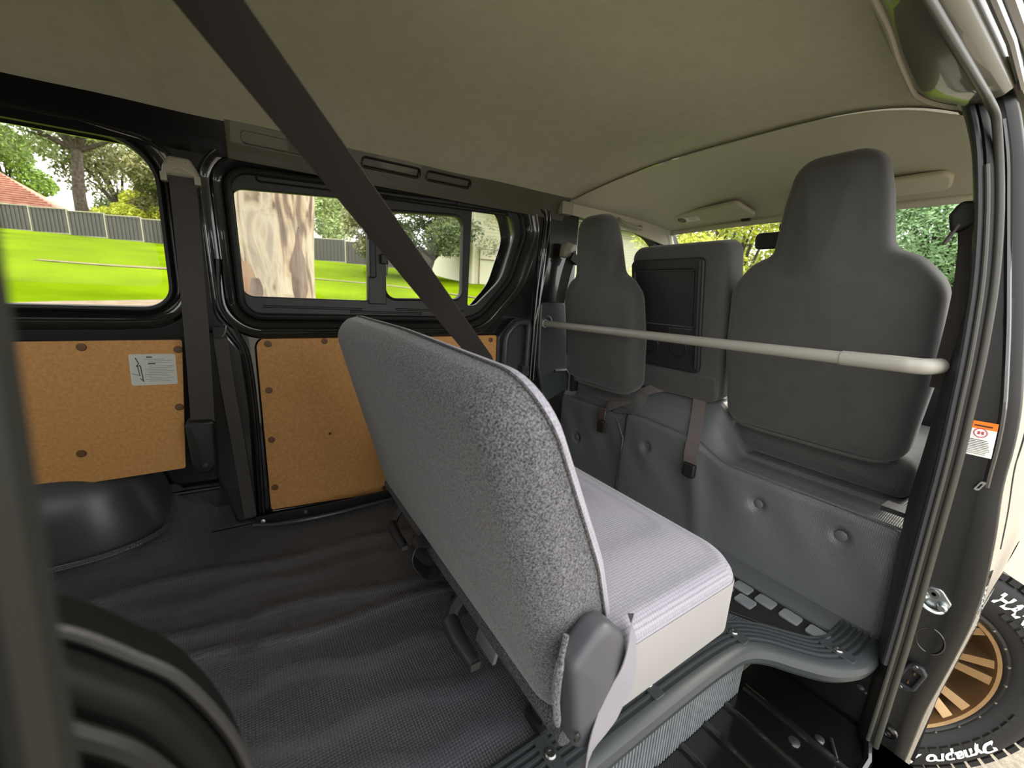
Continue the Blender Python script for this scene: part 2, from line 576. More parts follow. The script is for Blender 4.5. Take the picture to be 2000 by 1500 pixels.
raw('edge_slot', *tube([(1.05, 0.16, -0.203), (1.10, 0.19, -0.203)], 0.004, 6), 'steel', st)
raw('drain_plug', *lathe([(0.012, 0), (0.012, 0.003), (0.007, 0.004), (0.0001, 0.004)], frame((1.02, 0.235, -0.21), (1, 0, 0), (0, 1, 0)), 14), 'zinc', st)
raw('drain_plug', *lathe([(0.010, 0), (0.010, 0.003), (0.007, 0.004), (0.0001, 0.004)], frame((1.08, 0.205, -0.21), (1, 0, 0), (0, 1, 0)), 14), 'zinc', st)
raw('outer_sill', *box((0.30, 0.085, -0.26), (1.80, 0.09, 0.10)), 'black_paint', st)

# ------------------------------------------------------------------ far wall with its windows and lining
YW = 1.48
FW = frame((0, YW, 0), (1, 0, 0), (0, 0, 1))       # depth + = into the van
W2 = [(-0.030, 1.118, 0.06), (0.99, 1.168, 0.07), (1.022, 1.06, 0.10), (0.955, 0.86, 0.20), (0.80, 0.690, 0.15), (-0.020, 0.690, 0.06)]
W1 = [(-0.97, 1.150, 0.08), (-0.170, 1.150, 0.11), (-0.172, 0.708, 0.07), (-0.97, 0.708, 0.07)]
w2 = rpoly(W2, 10); w1 = rpoly(W1, 10)
def offs(o, a):
    o = ccw(dedupe(o)); return [p + q * a for p, q in zip(o, normals(o))]
P2 = rpoly([(0.010, 0.632, 0.035), (0.892, 0.632, 0.012), (0.892, 0.015, 0.01), (0.30, 0.015, 0.02), (0.012, 0.035, 0.01)], 6)
wl = empty('wall_left', (0, 1.5, 0), kind='structure')
low = [(-0.60, 0.002), (-0.035, 0.002), (-0.045, 0.245), (-0.60, 0.250)]
plate('inner_skin', [(-1.62, 0.0), (1.10, 0.0), (1.10, 1.19), (-1.62, 1.19)], [offs(w2, 0.058), offs(w1, 0.046), P2, low], FW, 0.012, 'black_paint', wl, 0.003)
# deep recess behind the skin
plate('outer_skin', [(-1.62, -0.3), (1.10, -0.3), (1.10, 1.22), (-1.62, 1.22)], [offs(w2, 0.03), offs(w1, 0.03)], frame((0, 1.745, 0), (1, 0, 0), (0, 0, 1)), 0.006, 'black_paint', wl)
raw('window_recess', *ringsweep(w2, [(0.058, -0.006), (0.058, -0.26)], FW), 'black_paint', wl)
raw('window_recess', *ringsweep(w1, [(0.046, -0.006), (0.046, -0.26)], FW), 'black_paint', wl)
stamp = [(0.064, -0.002), (0.062, 0.006), (0.056, 0.010), (0.050, 0.007), (0.046, 0.000), (0.036, -0.002), (0.032, 0.004), (0.027, 0.006), (0.022, 0.001), (0.012, -0.004), (0.006, -0.018), (0.0, -0.022)]
raw('window_surround', *ringsweep(w2, stamp, FW), 'black_paint', wl, 50)
raw('window_surround', *ringsweep(w1, [(0.050, -0.002), (0.048, 0.004), (0.040, 0.008), (0.034, 0.003), (0.022, -0.002), (0.014, 0.001), (0.008, -0.006), (0.0, -0.02)], FW), 'black_paint', wl, 50)
for zz, r in ((0.664, 0.007), (0.681, 0.004)):
    raw('swage_line', *tube([(-1.6, YW, zz), (-0.28, YW, zz), (-0.215, YW, zz + 0.004), (-0.18, YW, zz + 0.02)], r, 8), 'black_paint', wl)
raw('swage_line', *tube([(0.03, YW, 0.652), (0.45, YW, 0.652), (0.86, YW, 0.652)], 0.007, 8), 'black_paint', wl)
# pressed pillar between the two windows
Fp = frame((0, 1.468, 0), (1, 0, 0), (0, 0, 1))
plate('pillar_box', rpoly([(-0.115, 0.655, 0.01), (-0.062, 0.655, 0.02), (-0.022, 0.585, 0.05), (-0.014, 0.40, 0.05), (-0.022, 0.02, 0.01), (-0.085, 0.02, 0.01), (-0.125, 0.20, 0.02)], 6), [], Fp, 0.035, 'black_paint', wl, 0.010)
raw('pillar_swage', *tube(catmull([(-0.062, YW - 0.004, 0.86), (-0.066, YW - 0.006, 0.73), (-0.03, YW - 0.008, 0.645), (-0.008, YW - 0.008, 0.56), (-0.002, YW - 0.008, 0.35), (-0.008, YW - 0.008, 0.02)], 8), 0.006, 8), 'black_paint', wl)
raw('pillar_swage', *tube(catmull([(-0.088, YW - 0.002, 1.06), (-0.086, YW - 0.003, 0.80), (-0.080, YW - 0.004, 0.70), (-0.048, YW - 0.006, 0.650), (-0.020, YW - 0.008, 0.56), (-0.013, YW - 0.008, 0.35), (-0.018, YW - 0.008, 0.02)], 8), 0.004, 8), 'black_paint', wl)
raw('pillar_bracket', *box((-0.075, 1.440, 0.652), (0.030, 0.02, 0.028)), 'black_paint', wl)
raw('pillar_tab', *tube([(-0.057, 1.432, 0.672), (-0.062, 1.430, 0.650), (-0.070, 1.430, 0.640)], 0.0016, 6), 'steel', wl)
raw('groove_bead', *tube([(-0.272, 1.63, 0.092), (-0.129, 1.63, 0.089)], 0.008, 8), 'black_paint', wl)
raw('bead_stop', *lathe([(0.014, 0), (0.010, 0.010), (0.0001, 0.012)], frame((-0.278, 1.63, 0.090), (1, 0, 0), (0, 0, 1)), 14), 'black_paint', wl)
plate('recess_back', [(-0.62, -0.02), (0.0, -0.02), (0.0, 0.30), (-0.62, 0.30)], [], frame((0, 1.66, 0), (1, 0, 0), (0, 0, 1)), 0.006, 'black_paint', wl)
# wheel arch dome, vinyl covered
def dome(s, t):
    th = pi * s; ph = pi / 2 * t
    e = 0.75
    c = lambda a: math.copysign(abs(cos(a)) ** e, cos(a))
    sn = lambda a: math.copysign(abs(sin(a)) ** e, sin(a))
    return Vector((-0.505 + 0.250 * c(ph) * c(th), 1.640 - 0.235 * c(ph) * sn(th), 0.0 + 0.305 * sn(ph)))
raw('wheel_arch', *grid(48, 24, dome), 'arch_vinyl', wl, 80)
raw('arch_flange', *tube([dome(1.0 * i / 30, 0) + Vector((0.016 * cos(pi * i / 30), -0.016 * sin(pi * i / 30), 0.045)) for i in range(0, 31)], 0.008, 6), 'vinyl', wl)

# hardboard linings
def clip(x, z, parent, F=FW, d=0.0):
    raw('push_clip', *lathe([(0.0105, 0.0), (0.0095, 0.0035), (0.005, 0.0045), (0.0001, 0.0035)], (fp(F, x, z, d), F[1], F[2], F[3]), 14), 'clip_brown', parent)
t2 = empty('trim_2', (0.4, YW, 0.3), kind='structure')
lb2_ = plate('lining_board', offs(P2, -0.0025), [], frame((0, YW + 0.001, 0), (1, 0, 0), (0, 0, 1)), 0.005, 'hardboard', t2, 0.0008)
for x, z in ((0.044, 0.610), (0.209, 0.616), (0.036, 0.459), (0.032, 0.290), (0.030, 0.118), (0.86, 0.61), (0.55, 0.616), (0.86, 0.3), (0.40, 0.03)): clip(x, z, lb2_, FW, -0.001)
raw('small_hole', *lathe([(0.0045, 0.0), (0.0045, 0.0008), (0.0001, 0.0008)], frame((0.212, YW - 0.0002 + 0.001, 0.285), (1, 0, 0), (0, 0, 1)), 12), 'dark_ink', t2)
t1 = empty('trim_1', (-0.6, YW, 0.4), kind='structure')
lb1_ = plate('lining_board', rpoly([(-1.55, 0.628, 0.02), (-0.166, 0.628, 0.006), (-0.196, 0.238, 0.006), (-0.34, 0.236, 0.01), (-1.55, 0.236, 0.02)], 4), [], frame((0, YW - 0.005, 0), (1, 0, 0), (0, 0, 1)), 0.005, 'hardboard', t1, 0.0008)
for x, z in ((-0.372, 0.612), (-0.409, 0.323), (-0.178, 0.60), (-0.192, 0.43), (-0.75, 0.612), (-0.8, 0.33)): clip(x, z, lb1_, FW, 0.005)
# curved kick strip at the foot of the front board
raw('kick_strip', *ribbon(catmull([(-0.03, 1.462, 0.012), (0.05, 1.452, 0.016), (0.16, 1.440, 0.018), (0.30, 1.440, 0.018), (0.6, 1.45, 0.018), (0.9, 1.45, 0.018)], 6), (0, -0.35, 1), 0.045, 0.008), 'dark_plastic', t2)
raw('kick_highlight', *tube(catmull([(-0.04, 1.452, 0.012), (0.02, 1.425, 0.012), (0.10, 1.405, 0.014), (0.22, 1.400, 0.014), (0.36, 1.408, 0.014), (0.9, 1.42, 0.014)], 6), 0.006, 8), 'slate_plastic', t2)  # lighter tube added as the highlight along the strip
raw('kick_screw', *lathe([(0.008, 0), (0.006, 0.004), (0.0001, 0.005)], frame((-0.012, 1.452, 0.018), (1, 0, 0), (0, 0.35, 1)), 12), 'steel', t2)
raw('kick_screw', *lathe([(0.008, 0), (0.006, 0.004), (0.0001, 0.005)], frame((0.115, 1.436, 0.026), (1, 0, 0), (0, 0.35, 1)), 12), 'dark_plastic', t2)

# instruction sticker on the rear board
sk = empty('instruction_sticker', (-0.236, 1.474, 0.545), 'pale printed instruction sticker with a small jack drawing on the brown rear board', 'sticker')
Fs = frame((-0.2365, 1.4745, 0.545), (1, 0, -0.02), (0.03, 0, 1))
hw, hh = 0.0495, 0.044
ss = plate('sticker_sheet', rpoly([(-hw, -hh, 0.005), (hw, -hh, 0.005), (hw, hh, 0.005), (-hw, hh, 0.005)], 4), [], Fs, 0.0006, 'paper_dim', sk)
Fk = (Fs[0] + Fs[3] * 0.0008, Fs[1], Fs[2], Fs[3])
def bar(a, b, wd, ht, m, parent, F=None, name='print_line'):
    F = F or Fk
    raw(name, [fp(F, a, b), fp(F, a + wd, b), fp(F, a + wd, b + ht), fp(F, a, b + ht)], [(0, 1, 2, 3)], m, parent)
bar(-0.013, 0.034, 0.012, 0.0035, 'dark_ink', ss); bar(-0.011, 0.0155, 0.016, 0.003, 'dark_ink', ss)
for i in range(14):
    z = 0.029 - i * 0.0048
    if abs(z - 0.0155) < 0.003: continue
    bar(-0.013 + (0.002 if i % 3 else -0.006), z, 0.045 + 0.012 * ((i * 37 % 10) / 10), 0.0011, 'grey_ink', ss)
jk = [((-0.036, 0.034), (-0.030, 0.018), 0.0022), ((-0.030, 0.018), (-0.036, 0.010), 0.0018), ((-0.036, 0.010), (-0.027, 0.013), 0.0022), ((-0.033, 0.010), (-0.030, -0.016), 0.0018), ((-0.027, 0.012), (-0.024, -0.030), 0.0022), ((-0.046, -0.010), (-0.028, -0.017), 0.0012), ((-0.030, -0.024), (-0.022, -0.034), 0.002)]
for (a, b), (c, d), wd in jk:
    t = Vector((c - a, d - b)).normalized(); q = Vector((t.y, -t.x)) * wd / 2
    raw('jack_drawing', [fp(Fk, a + q.x, b + q.y), fp(Fk, a - q.x, b - q.y), fp(Fk, c - q.x, d - q.y), fp(Fk, c + q.x, d + q.y)], [(3, 2, 1, 0)], 'dark_ink', ss)

# ---- sliding window in the middle
win2 = empty('window_2', (0.5, YW, 0.9), kind='structure')
raw('rubber_seal', *ringsweep(w2, [(0.004, -0.026), (0.004, -0.016), (-0.002, -0.009), (-0.009, -0.008), (-0.015, -0.014), (-0.016, -0.03)], FW), 'rubber', win2, 50)
hL = rpoly([(-0.016, 1.062, 0.032), (0.366, 1.090, 0.008), (0.360, 0.756, 0.008), (-0.010, 0.757, 0.032)], 6)
hM = rpoly([(0.425, 1.062, 0.035), (0.725, 1.086, 0.035), (0.725, 0.776, 0.035), (0.425, 0.768, 0.035)], 6)
hR = rpoly([(0.766, 1.116, 0.008), (0.945, 1.128, 0.05), (0.972, 1.05, 0.08), (0.915, 0.865, 0.16), (0.795, 0.752, 0.10), (0.757, 0.750, 0.008)], 6)
plate('inner_frame', offs(w2, -0.012), [hL, hM, hR], frame((0, YW + 0.022, 0), (1, 0, 0), (0, 0, 1)), 0.022, 'window_plastic', win2, 0.004)
for h, nm in ((hL, 'pane'), (hM, 'pane'), (hR, 'pane')):
    plate('pane', offs(h, 0.004), [], frame((0, YW + 0.036, 0), (1, 0, 0), (0, 0, 1)), 0.004, 'glass', win2)
raw('pane_bead', *ringsweep(hM, [(0.010, 0.002), (0.006, 0.007), (0.001, 0.005), (0.0, -0.005)], frame((0, YW + 0.022, 0), (1, 0, 0), (0, 0, 1))), 'rubber', win2, 50)
stile = plate('slider_stile', rpoly([(0.362, 0.745, 0.003), (0.424, 0.745, 0.003), (0.424, 1.10, 0.003), (0.362, 1.10, 0.003)], 3), [], frame((0, YW + 0.012, 0), (1, 0, 0), (0, 0, 1)), 0.012, 'window_plastic', win2, 0.003)
plate('slider_handle', rpoly([(0.362, 0.835, 0.008), (0.386, 0.835, 0.008), (0.386, 0.965, 0.008), (0.362, 0.965, 0.008)], 4), [], frame((0, YW - 0.008, 0), (1, 0, 0), (0, 0, 1)), 0.022, 'rubber', stile, 0.005)
plate('slider_latch', rpoly([(0.402, 0.885, 0.004), (0.428, 0.885, 0.004), (0.428, 0.918, 0.004), (0.402, 0.918, 0.004)], 3), [], frame((0, YW - 0.006, 0), (1, 0, 0), (0, 0, 1)), 0.018, 'rubber', stile, 0.004)
for a, b, z0, z1, dz in ((0.05, 0.70, 1.092, 1.108, 0.05), (0.40, 0.93, 1.104, 1.114, 0.03)):
    o2 = rpoly([(a, z0, 0.007), (b, z0 + dz * (b - a), 0.007), (b, z1 + dz * (b - a), 0.007), (a, z1, 0.007)], 4)
    raw('frame_slot', *ringsweep(o2, [(0.003, 0.0), (0.0, 0.003), (-0.003, 0.0)], frame((0, YW + 0.0215, 0), (1, 0, 0), (0, 0, 1))), 'rubber', win2, 60)
for a, b, z in ((0.04, 0.34, 0.727), (0.30, 0.56, 0.716), (0.46, 0.74, 0.728)):
    raw('track_rib', *tube([(a, YW + 0.020, z), (b, YW + 0.020, z - 0.002)], 0.004, 6), 'rubber', win2)
# ---- rear fixed window
win1 = empty('window_1', (-0.55, YW, 0.9), kind='structure')
raw('rubber_seal', *ringsweep(w1, [(0.004, -0.026), (0.004, -0.014), (-0.002, -0.008), (-0.010, -0.010), (-0.012, -0.03)], FW), 'rubber', win1, 50)
plate('pane', offs(w1, -0.004), [], frame((0, YW + 0.030, 0), (1, 0, 0), (0, 0, 1)), 0.004, 'glass', win1)

# ---- roof rail above the windows with its two pressed slots
d0 = Vector((0, 1.474 - 1.425, 1.135 - 1.222))
Fr = frame((0, 1.474, 1.135), (1, 0, 0), (0, -0.049, 0.087))
def slot(a, b, lo=0.045, hi=0.078): return rpoly([(a, lo, 0.010), (b, lo, 0.010), (b, hi, 0.010), (a, hi, 0.010)], 5)
slots = [slot(0.02, 0.30), slot(0.34, 0.530, 0.050, 0.080), slot(0.555, 0.725, 0.050, 0.080)]
plate('roof_rail', [(-0.016, -0.002), (1.20, -0.002), (1.20, 0.098), (-0.016, 0.098)], slots, Fr, 0.010, 'rail_lit_olive', wl, 0.002)
plate('rail_backing', [(-0.01, 0.0), (1.19, 0.0), (1.19, 0.095), (-0.01, 0.095)], [], (Fr[0] - Fr[3] * 0.0105, Fr[1], Fr[2], Fr[3]), 0.004, 'rail_lit_olive', wl)
for s in slots[1:]:
    raw('slot_bead', *ringsweep(s, [(0.004, 0.0), (0.001, 0.004), (-0.003, 0.002), (-0.004, -0.005)], Fr), 'black_paint', wl, 60)
plate('rear_rail', [(-1.62, -0.004), (-0.010, -0.004), (-0.010, 0.102), (-1.62, 0.102)], [], (Fr[0] - Fr[3] * 0.0045, Fr[1], Fr[2], Fr[3]), 0.010, 'black_paint', wl, 0.002)
raw('rail_lip', *tube([(-1.6, 1.470, 1.158), (-0.30, 1.470, 1.158), (-0.2, 1.472, 1.145), (-0.15, 1.474, 1.12), (-0.13, 1.474, 1.08)], 0.005, 8), 'black_paint', wl)
raw('rail_lip', *tube([(0.02, 1.462, 1.170), (0.9, 1.462, 1.176), (1.05, 1.462, 1.172), (1.12, 1.468, 1.13), (1.135, 1.470, 1.0), (1.10, 1.470, 0.8), (1.075, 1.470, 0.66)], 0.005, 8), 'black_paint', wl)

# ---- pillar ahead of the sliding window
plate('front_pillar', rpoly([(1.085, 0.0, 0.0), (1.30, 0.0, 0.0), (1.30, 1.25, 0.0), (1.085, 1.25, 0.0)], 3), [], frame((0, YW - 0.004, 0), (1, 0, 0), (0, 0, 1)), 0.03, 'black_paint', wl, 0.004)
for x, yy in ((1.075, 1.470), (1.092, 1.468)):
    raw('pillar_swage', *tube(catmull([(x - 0.004, yy, 0.42), (x, yy, 0.60), (x + 0.004, yy - 0.002, 0.80), (x + 0.020, yy - 0.004, 1.0), (x + 0.030, yy - 0.006, 1.12), (x + 0.01, yy - 0.01, 1.175)], 6), 0.0045, 8), 'black_paint', wl)
pt = plate('pillar_trim', rpoly([(1.100, 0.775, 0.012), (1.245, 0.785, 0.03), (1.300, 0.36, 0.03), (1.16, 0.30, 0.03), (1.108, 0.48, 0.02)], 6), [], frame((0, 1.462, 0), (1, 0, 0), (0, 0, 1)), 0.03, 'slate_plastic', wl, 0.008)
raw('trim_boss', *lathe([(0.034, -0.012), (0.032, 0.002), (0.026, 0.005), (0.020, 0.004), (0.017, -0.004)], frame((1.14, 1.462, 0.688), (1, 0, 0), (0, 0, 1)), 24), 'slate_plastic', wl)
raw('trim_step', *tube([(1.20, 1.452, 0.46), (1.27, 1.452, 0.46), (1.285, 1.452, 0.44), (1.29, 1.452, 0.36)], 0.008, 8), 'slate_plastic', wl)
plate('handle_panel', rpoly([(0.895, 0.40, 0.01), (0.895, 0.622, 0.02), (0.965, 0.700, 0.03), (1.058, 0.695, 0.015), (1.062, 0.40, 0.01)], 5), [], frame((0, 1.474, 0), (1, 0, 0), (0, 0, 1)), 0.014, 'slate_plastic', wl, 0.004)
gh = tag(raw('grab_handle', *tube(catmull([(0.912, 1.468, 0.44), (0.908, 1.440, 0.50), (0.910, 1.436, 0.615), (0.930, 1.434, 0.655), (0.965, 1.434, 0.685), (1.005, 1.434, 0.688), (1.022, 1.434, 0.672), (1.024, 1.436, 0.60), (1.022, 1.440, 0.49), (1.020, 1.468, 0.46)], 8), 0.0125, 10), 'slate_plastic'), 'slate plastic grab handle beside the far front pillar', 'handle')
raw('handle_foot', *box((1.020, 1.452, 0.475), (0.036, 0.036, 0.045)), 'slate_plastic', gh)

# ------------------------------------------------------------------ ceiling
ceil = empty('ceiling', (0.3, 0.87, 1.3), kind='structure')
def zc(y): return 1.312 - 0.090 * abs((y - 0.87) / (0.55 if y > 0.87 else 0.60)) ** (3.0 if y > 0.87 else 4.5)
def head(s, t):
    x = -1.62 + 2.955 * s
    y = 0.25 + 1.185 * t
    z = zc(y)
    z -= (0.016 * math.exp(-((x + 0.135) / 0.018) ** 2) - 0.006 * math.exp(-((x + 0.168) / 0.010) ** 2)) * sm_tab([(1.30, 1.0), (1.41, 0.0)], y)
    z += 0.0012 * sin(x * 7 + y * 5) + 0.0010 * sin(x * 17 - y * 9)
    xx = x
    if s > 0.985: xx = x - 0.10 * abs((y - 0.87) / 0.55) ** 3 * (s - 0.985) / 0.015 * (1 if y > 0.87 else -0.2)
    return Vector((xx, y, z))
raw('rear_headliner', *grid(240, 40, head), 'headliner', ceil, 60)
def head2(s, t):
    y = 0.26 + 1.22 * t
    x0 = 1.315 - (0.11 * abs((y - 0.87) / 0.55) ** 3 * (1 if y > 0.87 else -0.2))
    x = x0 + (1.93 - x0) * s
    z0 = zc(min(max(y, 0.30), 1.43)) - 0.010
    z1 = 1.185 - 0.012 * abs((y - 0.87) / 0.6) ** 2
    z = z0 + (z1 - z0) * s ** 3.0
    return Vector((x, y, z))
raw('front_headliner', *grid(50, 36, head2), 'front_headliner', ceil, 60)
raw('roof_panel', *box((0.15, 0.87, 1.375), (3.7, 1.45, 0.02)), 'black_paint', ceil)
raw('header_roll', *tube([(1.93, 0.28, 1.170), (1.93, 0.87, 1.180), (1.93, 1.46, 1.170)], 0.014, 10), 'front_headliner', ceil)
# front side headliner strip over the far front door
raw('door_header', *ribbon([(1.20, 1.462, 1.215), (1.6, 1.462, 1.20), (1.95, 1.462, 1.15)], (0, -0.2, 1), 0.10, 0.02), 'front_headliner', ceil)
raw('rail_end_cap', *box((1.185, 1.440, 1.178), (0.06, 0.03, 0.05)), 'light_plastic', ceil)

# ------------------------------------------------------------------ far front door, windscreen, dash
wf = empty('door_1', (1.7, 1.5, 0.6), kind='structure')
W3 = rpoly([(1.290, 1.165, 0.03), (1.62, 1.178, 0.12), (1.86, 1.115, 0.25), (2.06, 0.80, 0.15), (1.290, 0.70, 0.04)], 10)
F3 = frame((0, 1.50, 0), (1, 0, 0), (0, 0, 1))
plate('door_panel', [(1.16, -0.2), (2.45, -0.2), (2.45, 0.75), (2.0, 1.22), (1.16, 1.22)], [offs(W3, 0.02)], F3, 0.03, 'dark_plastic', wf, 0.004)
win3 = empty('window_3', (1.6, 1.5, 0.9), kind='structure')
raw('window_seal', *ringsweep(W3, [(0.030, -0.01), (0.028, 0.012), (0.012, 0.016), (0.0, 0.010), (-0.004, -0.02)], F3), 'rubber', win3, 50)
plate('pane', offs(W3, 0.0), [], frame((0, 1.515, 0), (1, 0, 0), (0, 0, 1)), 0.004, 'glass', win3)
win4 = empty('window_4', (2.1, 0.87, 0.9), kind='structure')
O4 = Vector((1.945, 0.87, 1.165)); v4 = Vector((-0.42, 0, 0.56)).normalized()
F4 = frame(O4, (0, -1, 0), v4)
ws = rpoly([(-0.66, -0.72, 0.05), (0.66, -0.72, 0.05), (0.60, 0.0, 0.06), (-0.60, 0.0, 0.06)], 6)
plate('windscreen_glass', offs(ws, 0.01), [], (F4[0] - F4[3] * 0.012, F4[1], F4[2], F4[3]), 0.005, 'glass', win4)
raw('windscreen_seal', *ringsweep(ws, [(0.03, -0.015), (0.028, 0.006), (0.004, 0.008), (0.0, -0.012)], F4), 'light_plastic', win4, 50)
for sy, nm in ((1.485, 'a_pillar'), (0.235, 'a_pillar')):
    raw(nm, *tube([(1.90, sy, 1.20), (1.955, sy + (0.015 if sy > 1 else -0.015), 1.12), (2.40, sy + (0.05 if sy > 1 else -0.05), 0.60)], [0.05, 0.045, 0.05], 12), 'front_headliner', win4)
db = empty('dashboard', (2.2, 0.87, 0.3), 'dark plastic dashboard top under the windscreen', 'dashboard')
plate('dash_top', rpoly([(1.98, 0.10, 0.03), (1.96, 0.60, 0.05), (2.10, 0.66, 0.06), (2.50, 0.62, 0.03), (2.50, 0.10, 0.03)], 6), [], frame((0, 0.18, 0), (1, 0, 0), (0, 0, 1)), 1.38, 'dark_plastic', db, 0.01)
raw('nose_panel', *box((2.53, 0.87, 0.15), (0.05, 1.5, 0.95)), 'door_paint', db)

# visor
vz = empty('sun_visor', (1.86, 1.25, 1.21), 'beige sun visor folded up at the windscreen header with a round warning label', 'visor')
Fv = frame((1.815, 1.205, 1.214), (0, -1, 0.0), (-0.95, 0.0, 0.31))
plate('visor_panel', rpoly([(-0.185, -0.070, 0.03), (0.225, -0.070, 0.025), (0.190, 0.065, 0.03), (-0.235, 0.020, 0.02)], 6), [], (Fv[0] + Fv[3] * 0.010, Fv[1], Fv[2], Fv[3]), 0.020, 'front_headliner', vz, 0.008)
Fl = (Fv[0] + Fv[3] * 0.0106, Fv[1], Fv[2], Fv[3])
bar(-0.115, -0.030, 0.095, 0.040, 'paper', vz, Fl, 'warning_label')
for q in range(4): bar(-0.070, -0.022 + q * 0.009, 0.045, 0.003, 'grey_ink', vz, (Fl[0] + Fl[3] * 0.0004, Fl[1], Fl[2], Fl[3]))
raw('label_ring', *lathe([(0.021, 0.0004), (0.021, 0.0008), (0.0001, 0.0008)], (fp(Fl, -0.108, -0.008), Fl[1], Fl[2], Fl[3]), 20), 'clip_brown', vz)
raw('label_mark', *lathe([(0.012, 0.0008), (0.012, 0.0012), (0.0001, 0.0012)], (fp(Fl, -0.108, -0.008), Fl[1], Fl[2], Fl[3]), 16), 'grey_ink', vz)
raw('visor_clip', *box((1.90, 1.045, 1.188), (0.02, 0.03, 0.018)), 'dark_plastic', vz)
v2 = empty('sun_visor', (1.86, 0.6, 1.21), 'beige sun visor mostly hidden behind the nearest headrest', 'visor')
Fv2 = frame((1.815, 0.60, 1.214), (0, -1, 0.0), (-0.95, 0.0, 0.31))
plate('visor_panel', rpoly([(-0.19, -0.055, 0.03), (0.20, -0.055, 0.025), (0.22, 0.040, 0.03), (-0.20, 0.045, 0.02)], 6), [], (Fv2[0] + Fv2[3] * 0.010, Fv2[1], Fv2[2], Fv2[3]), 0.020, 'front_headliner', v2, 0.008)
rv = empty('rear_view_mirror', (1.95, 0.87, 1.10), 'black rear view mirror hanging behind the nearest headrest', 'mirror')
Fmv = frame((1.90, 0.865, 1.085), (0, -1, 0), (-0.1, 0, 1))
raw('mirror_housing', *puffy(rpoly([(-0.12, -0.034, 0.02), (0.12, -0.034, 0.02), (0.12, 0.034, 0.02), (-0.12, 0.034, 0.02)], 4), Fmv, 0.012, 0.028, 0.010), 'dark_plastic', rv)
raw('mirror_stem', *tube([(1.93, 0.865, 1.095), (1.955, 0.865, 1.13), (1.965, 0.865, 1.15)], 0.008, 8), 'dark_plastic', rv)
raw('mirror_mount', *box((1.958, 0.905, 1.147), (0.02, 0.03, 0.022)), 'dark_plastic', rv)
raw('cab_grip', *tube(catmull([(1.52, 1.452, 1.185), (1.54, 1.43, 1.165), (1.66, 1.43, 1.155), (1.68, 1.452, 1.168)], 6), 0.010, 8), 'light_plastic', ceil)

# ------------------------------------------------------------------ bulkhead behind the front seats
bh = empty('wall_front', (1.27, 0.8, 0), kind='structure')
def zt(y): return sm_tab([(0.62, 0.292), (0.78, 0.345), (1.0, 0.355), (1.14, 0.335)], y)      # top of the upright face
def zs(y): return sm_tab([(0.62, 0.315), (0.74, 0.470), (1.10, 0.470), (1.20, 0.375)], y)     # shelf behind it
def bulk(s, t):
    y = 0.17 + 1.32 * t
    a, b = zt(y), zs(y)
    P = [(1.255, -0.005), (1.262, 0.01), (1.268, a * 0.35), (1.271, a * 0.7), (1.274, a - 0.018), (1.280, a - 0.004), (1.292, a + 0.003), (1.33, a + (b - a) * 0.55), (1.37, b - 0.008), (1.385, b), (1.55, b + 0.005)]
    q = s * (len(P) - 1); i = min(int(q), len(P) - 2); r = q - i
    x = P[i][0] + (P[i + 1][0] - P[i][0]) * r; z = P[i][1] + (P[i + 1][1] - P[i][1]) * r
    # soft creases in the vinyl and the edge that folds back at the door side
    x += 0.006 * sin(y * 16 + z * 9) * math.exp(-((z - 0.16) / 0.12) ** 2) + 0.003 * sin(y * 37 - z * 21) * math.exp(-((z - 0.20) / 0.09) ** 2)
    x += -0.010 * math.exp(-((y - 0.70 - 0.25 * (z - 0.1)) / 0.035) ** 2) * (1 if z < a else 0.3)
    if y > 1.06 and z < a: x += 0.012 * min(1, (y - 1.06) / 0.006)
    if y < 0.22: x += 0.03 * ((0.22 - y) / 0.05) ** 2
    for by, bz in ((0.518, 0.209), (0.308, 0.219), (0.943, 0.245), (1.347, 0.15)):
        d2 = (y - by) ** 2 + (z - bz) ** 2
        if s < 0.55: x += 0.014 * math.exp(-(d2 / 0.021 ** 2) ** 2)
    return Vector((x, y, z))
raw('bulkhead_cover', *grid(110, 170, bulk), 'bulkhead_vinyl', bh, 70)
for by, bz in ((0.518, 0.209), (0.308, 0.219), (0.943, 0.245), (1.347, 0.15)):
    raw('fastener', *lathe([(0.0150, -0.004), (0.0145, 0.0005), (0.0120, 0.002), (0.0001, 0.002)], frame((1.280, by, bz), (0, -1, 0), (0, 0, 1)), 8), 'vinyl_plain', bh)
raw('edge_piping', *tube([Vector((1.286, y, zt(y) + 0.003)) for y in [0.2 + 0.02 * i for i in range(48)]], 0.0035, 6), 'bulkhead_vinyl', bh)
raw('cover_seam', *tube([(1.268, 1.063, 0.02), (1.272, 1.063, 0.14), (1.276, 1.063, 0.235)], 0.004, 6), 'tread_grey', bh)
raw('cover_seam', *tube(catmull([(1.276, 1.063, 0.235), (1.28, 1.10, 0.29), (1.30, 1.16, 0.335)], 6), 0.0025, 6), 'bulkhead_vinyl', bh)
raw('hump_fold', *tube(catmull([(1.386, 1.09, zs(1.09) + 0.004), (1.388, 0.95, 0.476), (1.388, 0.76, 0.474)], 6), 0.006, 6), 'bulkhead_vinyl', bh)
raw('shelf_bracket', *box((1.30, 0.225, 0.335), (0.05, 0.045, 0.012)), 'dark_plastic', bh)

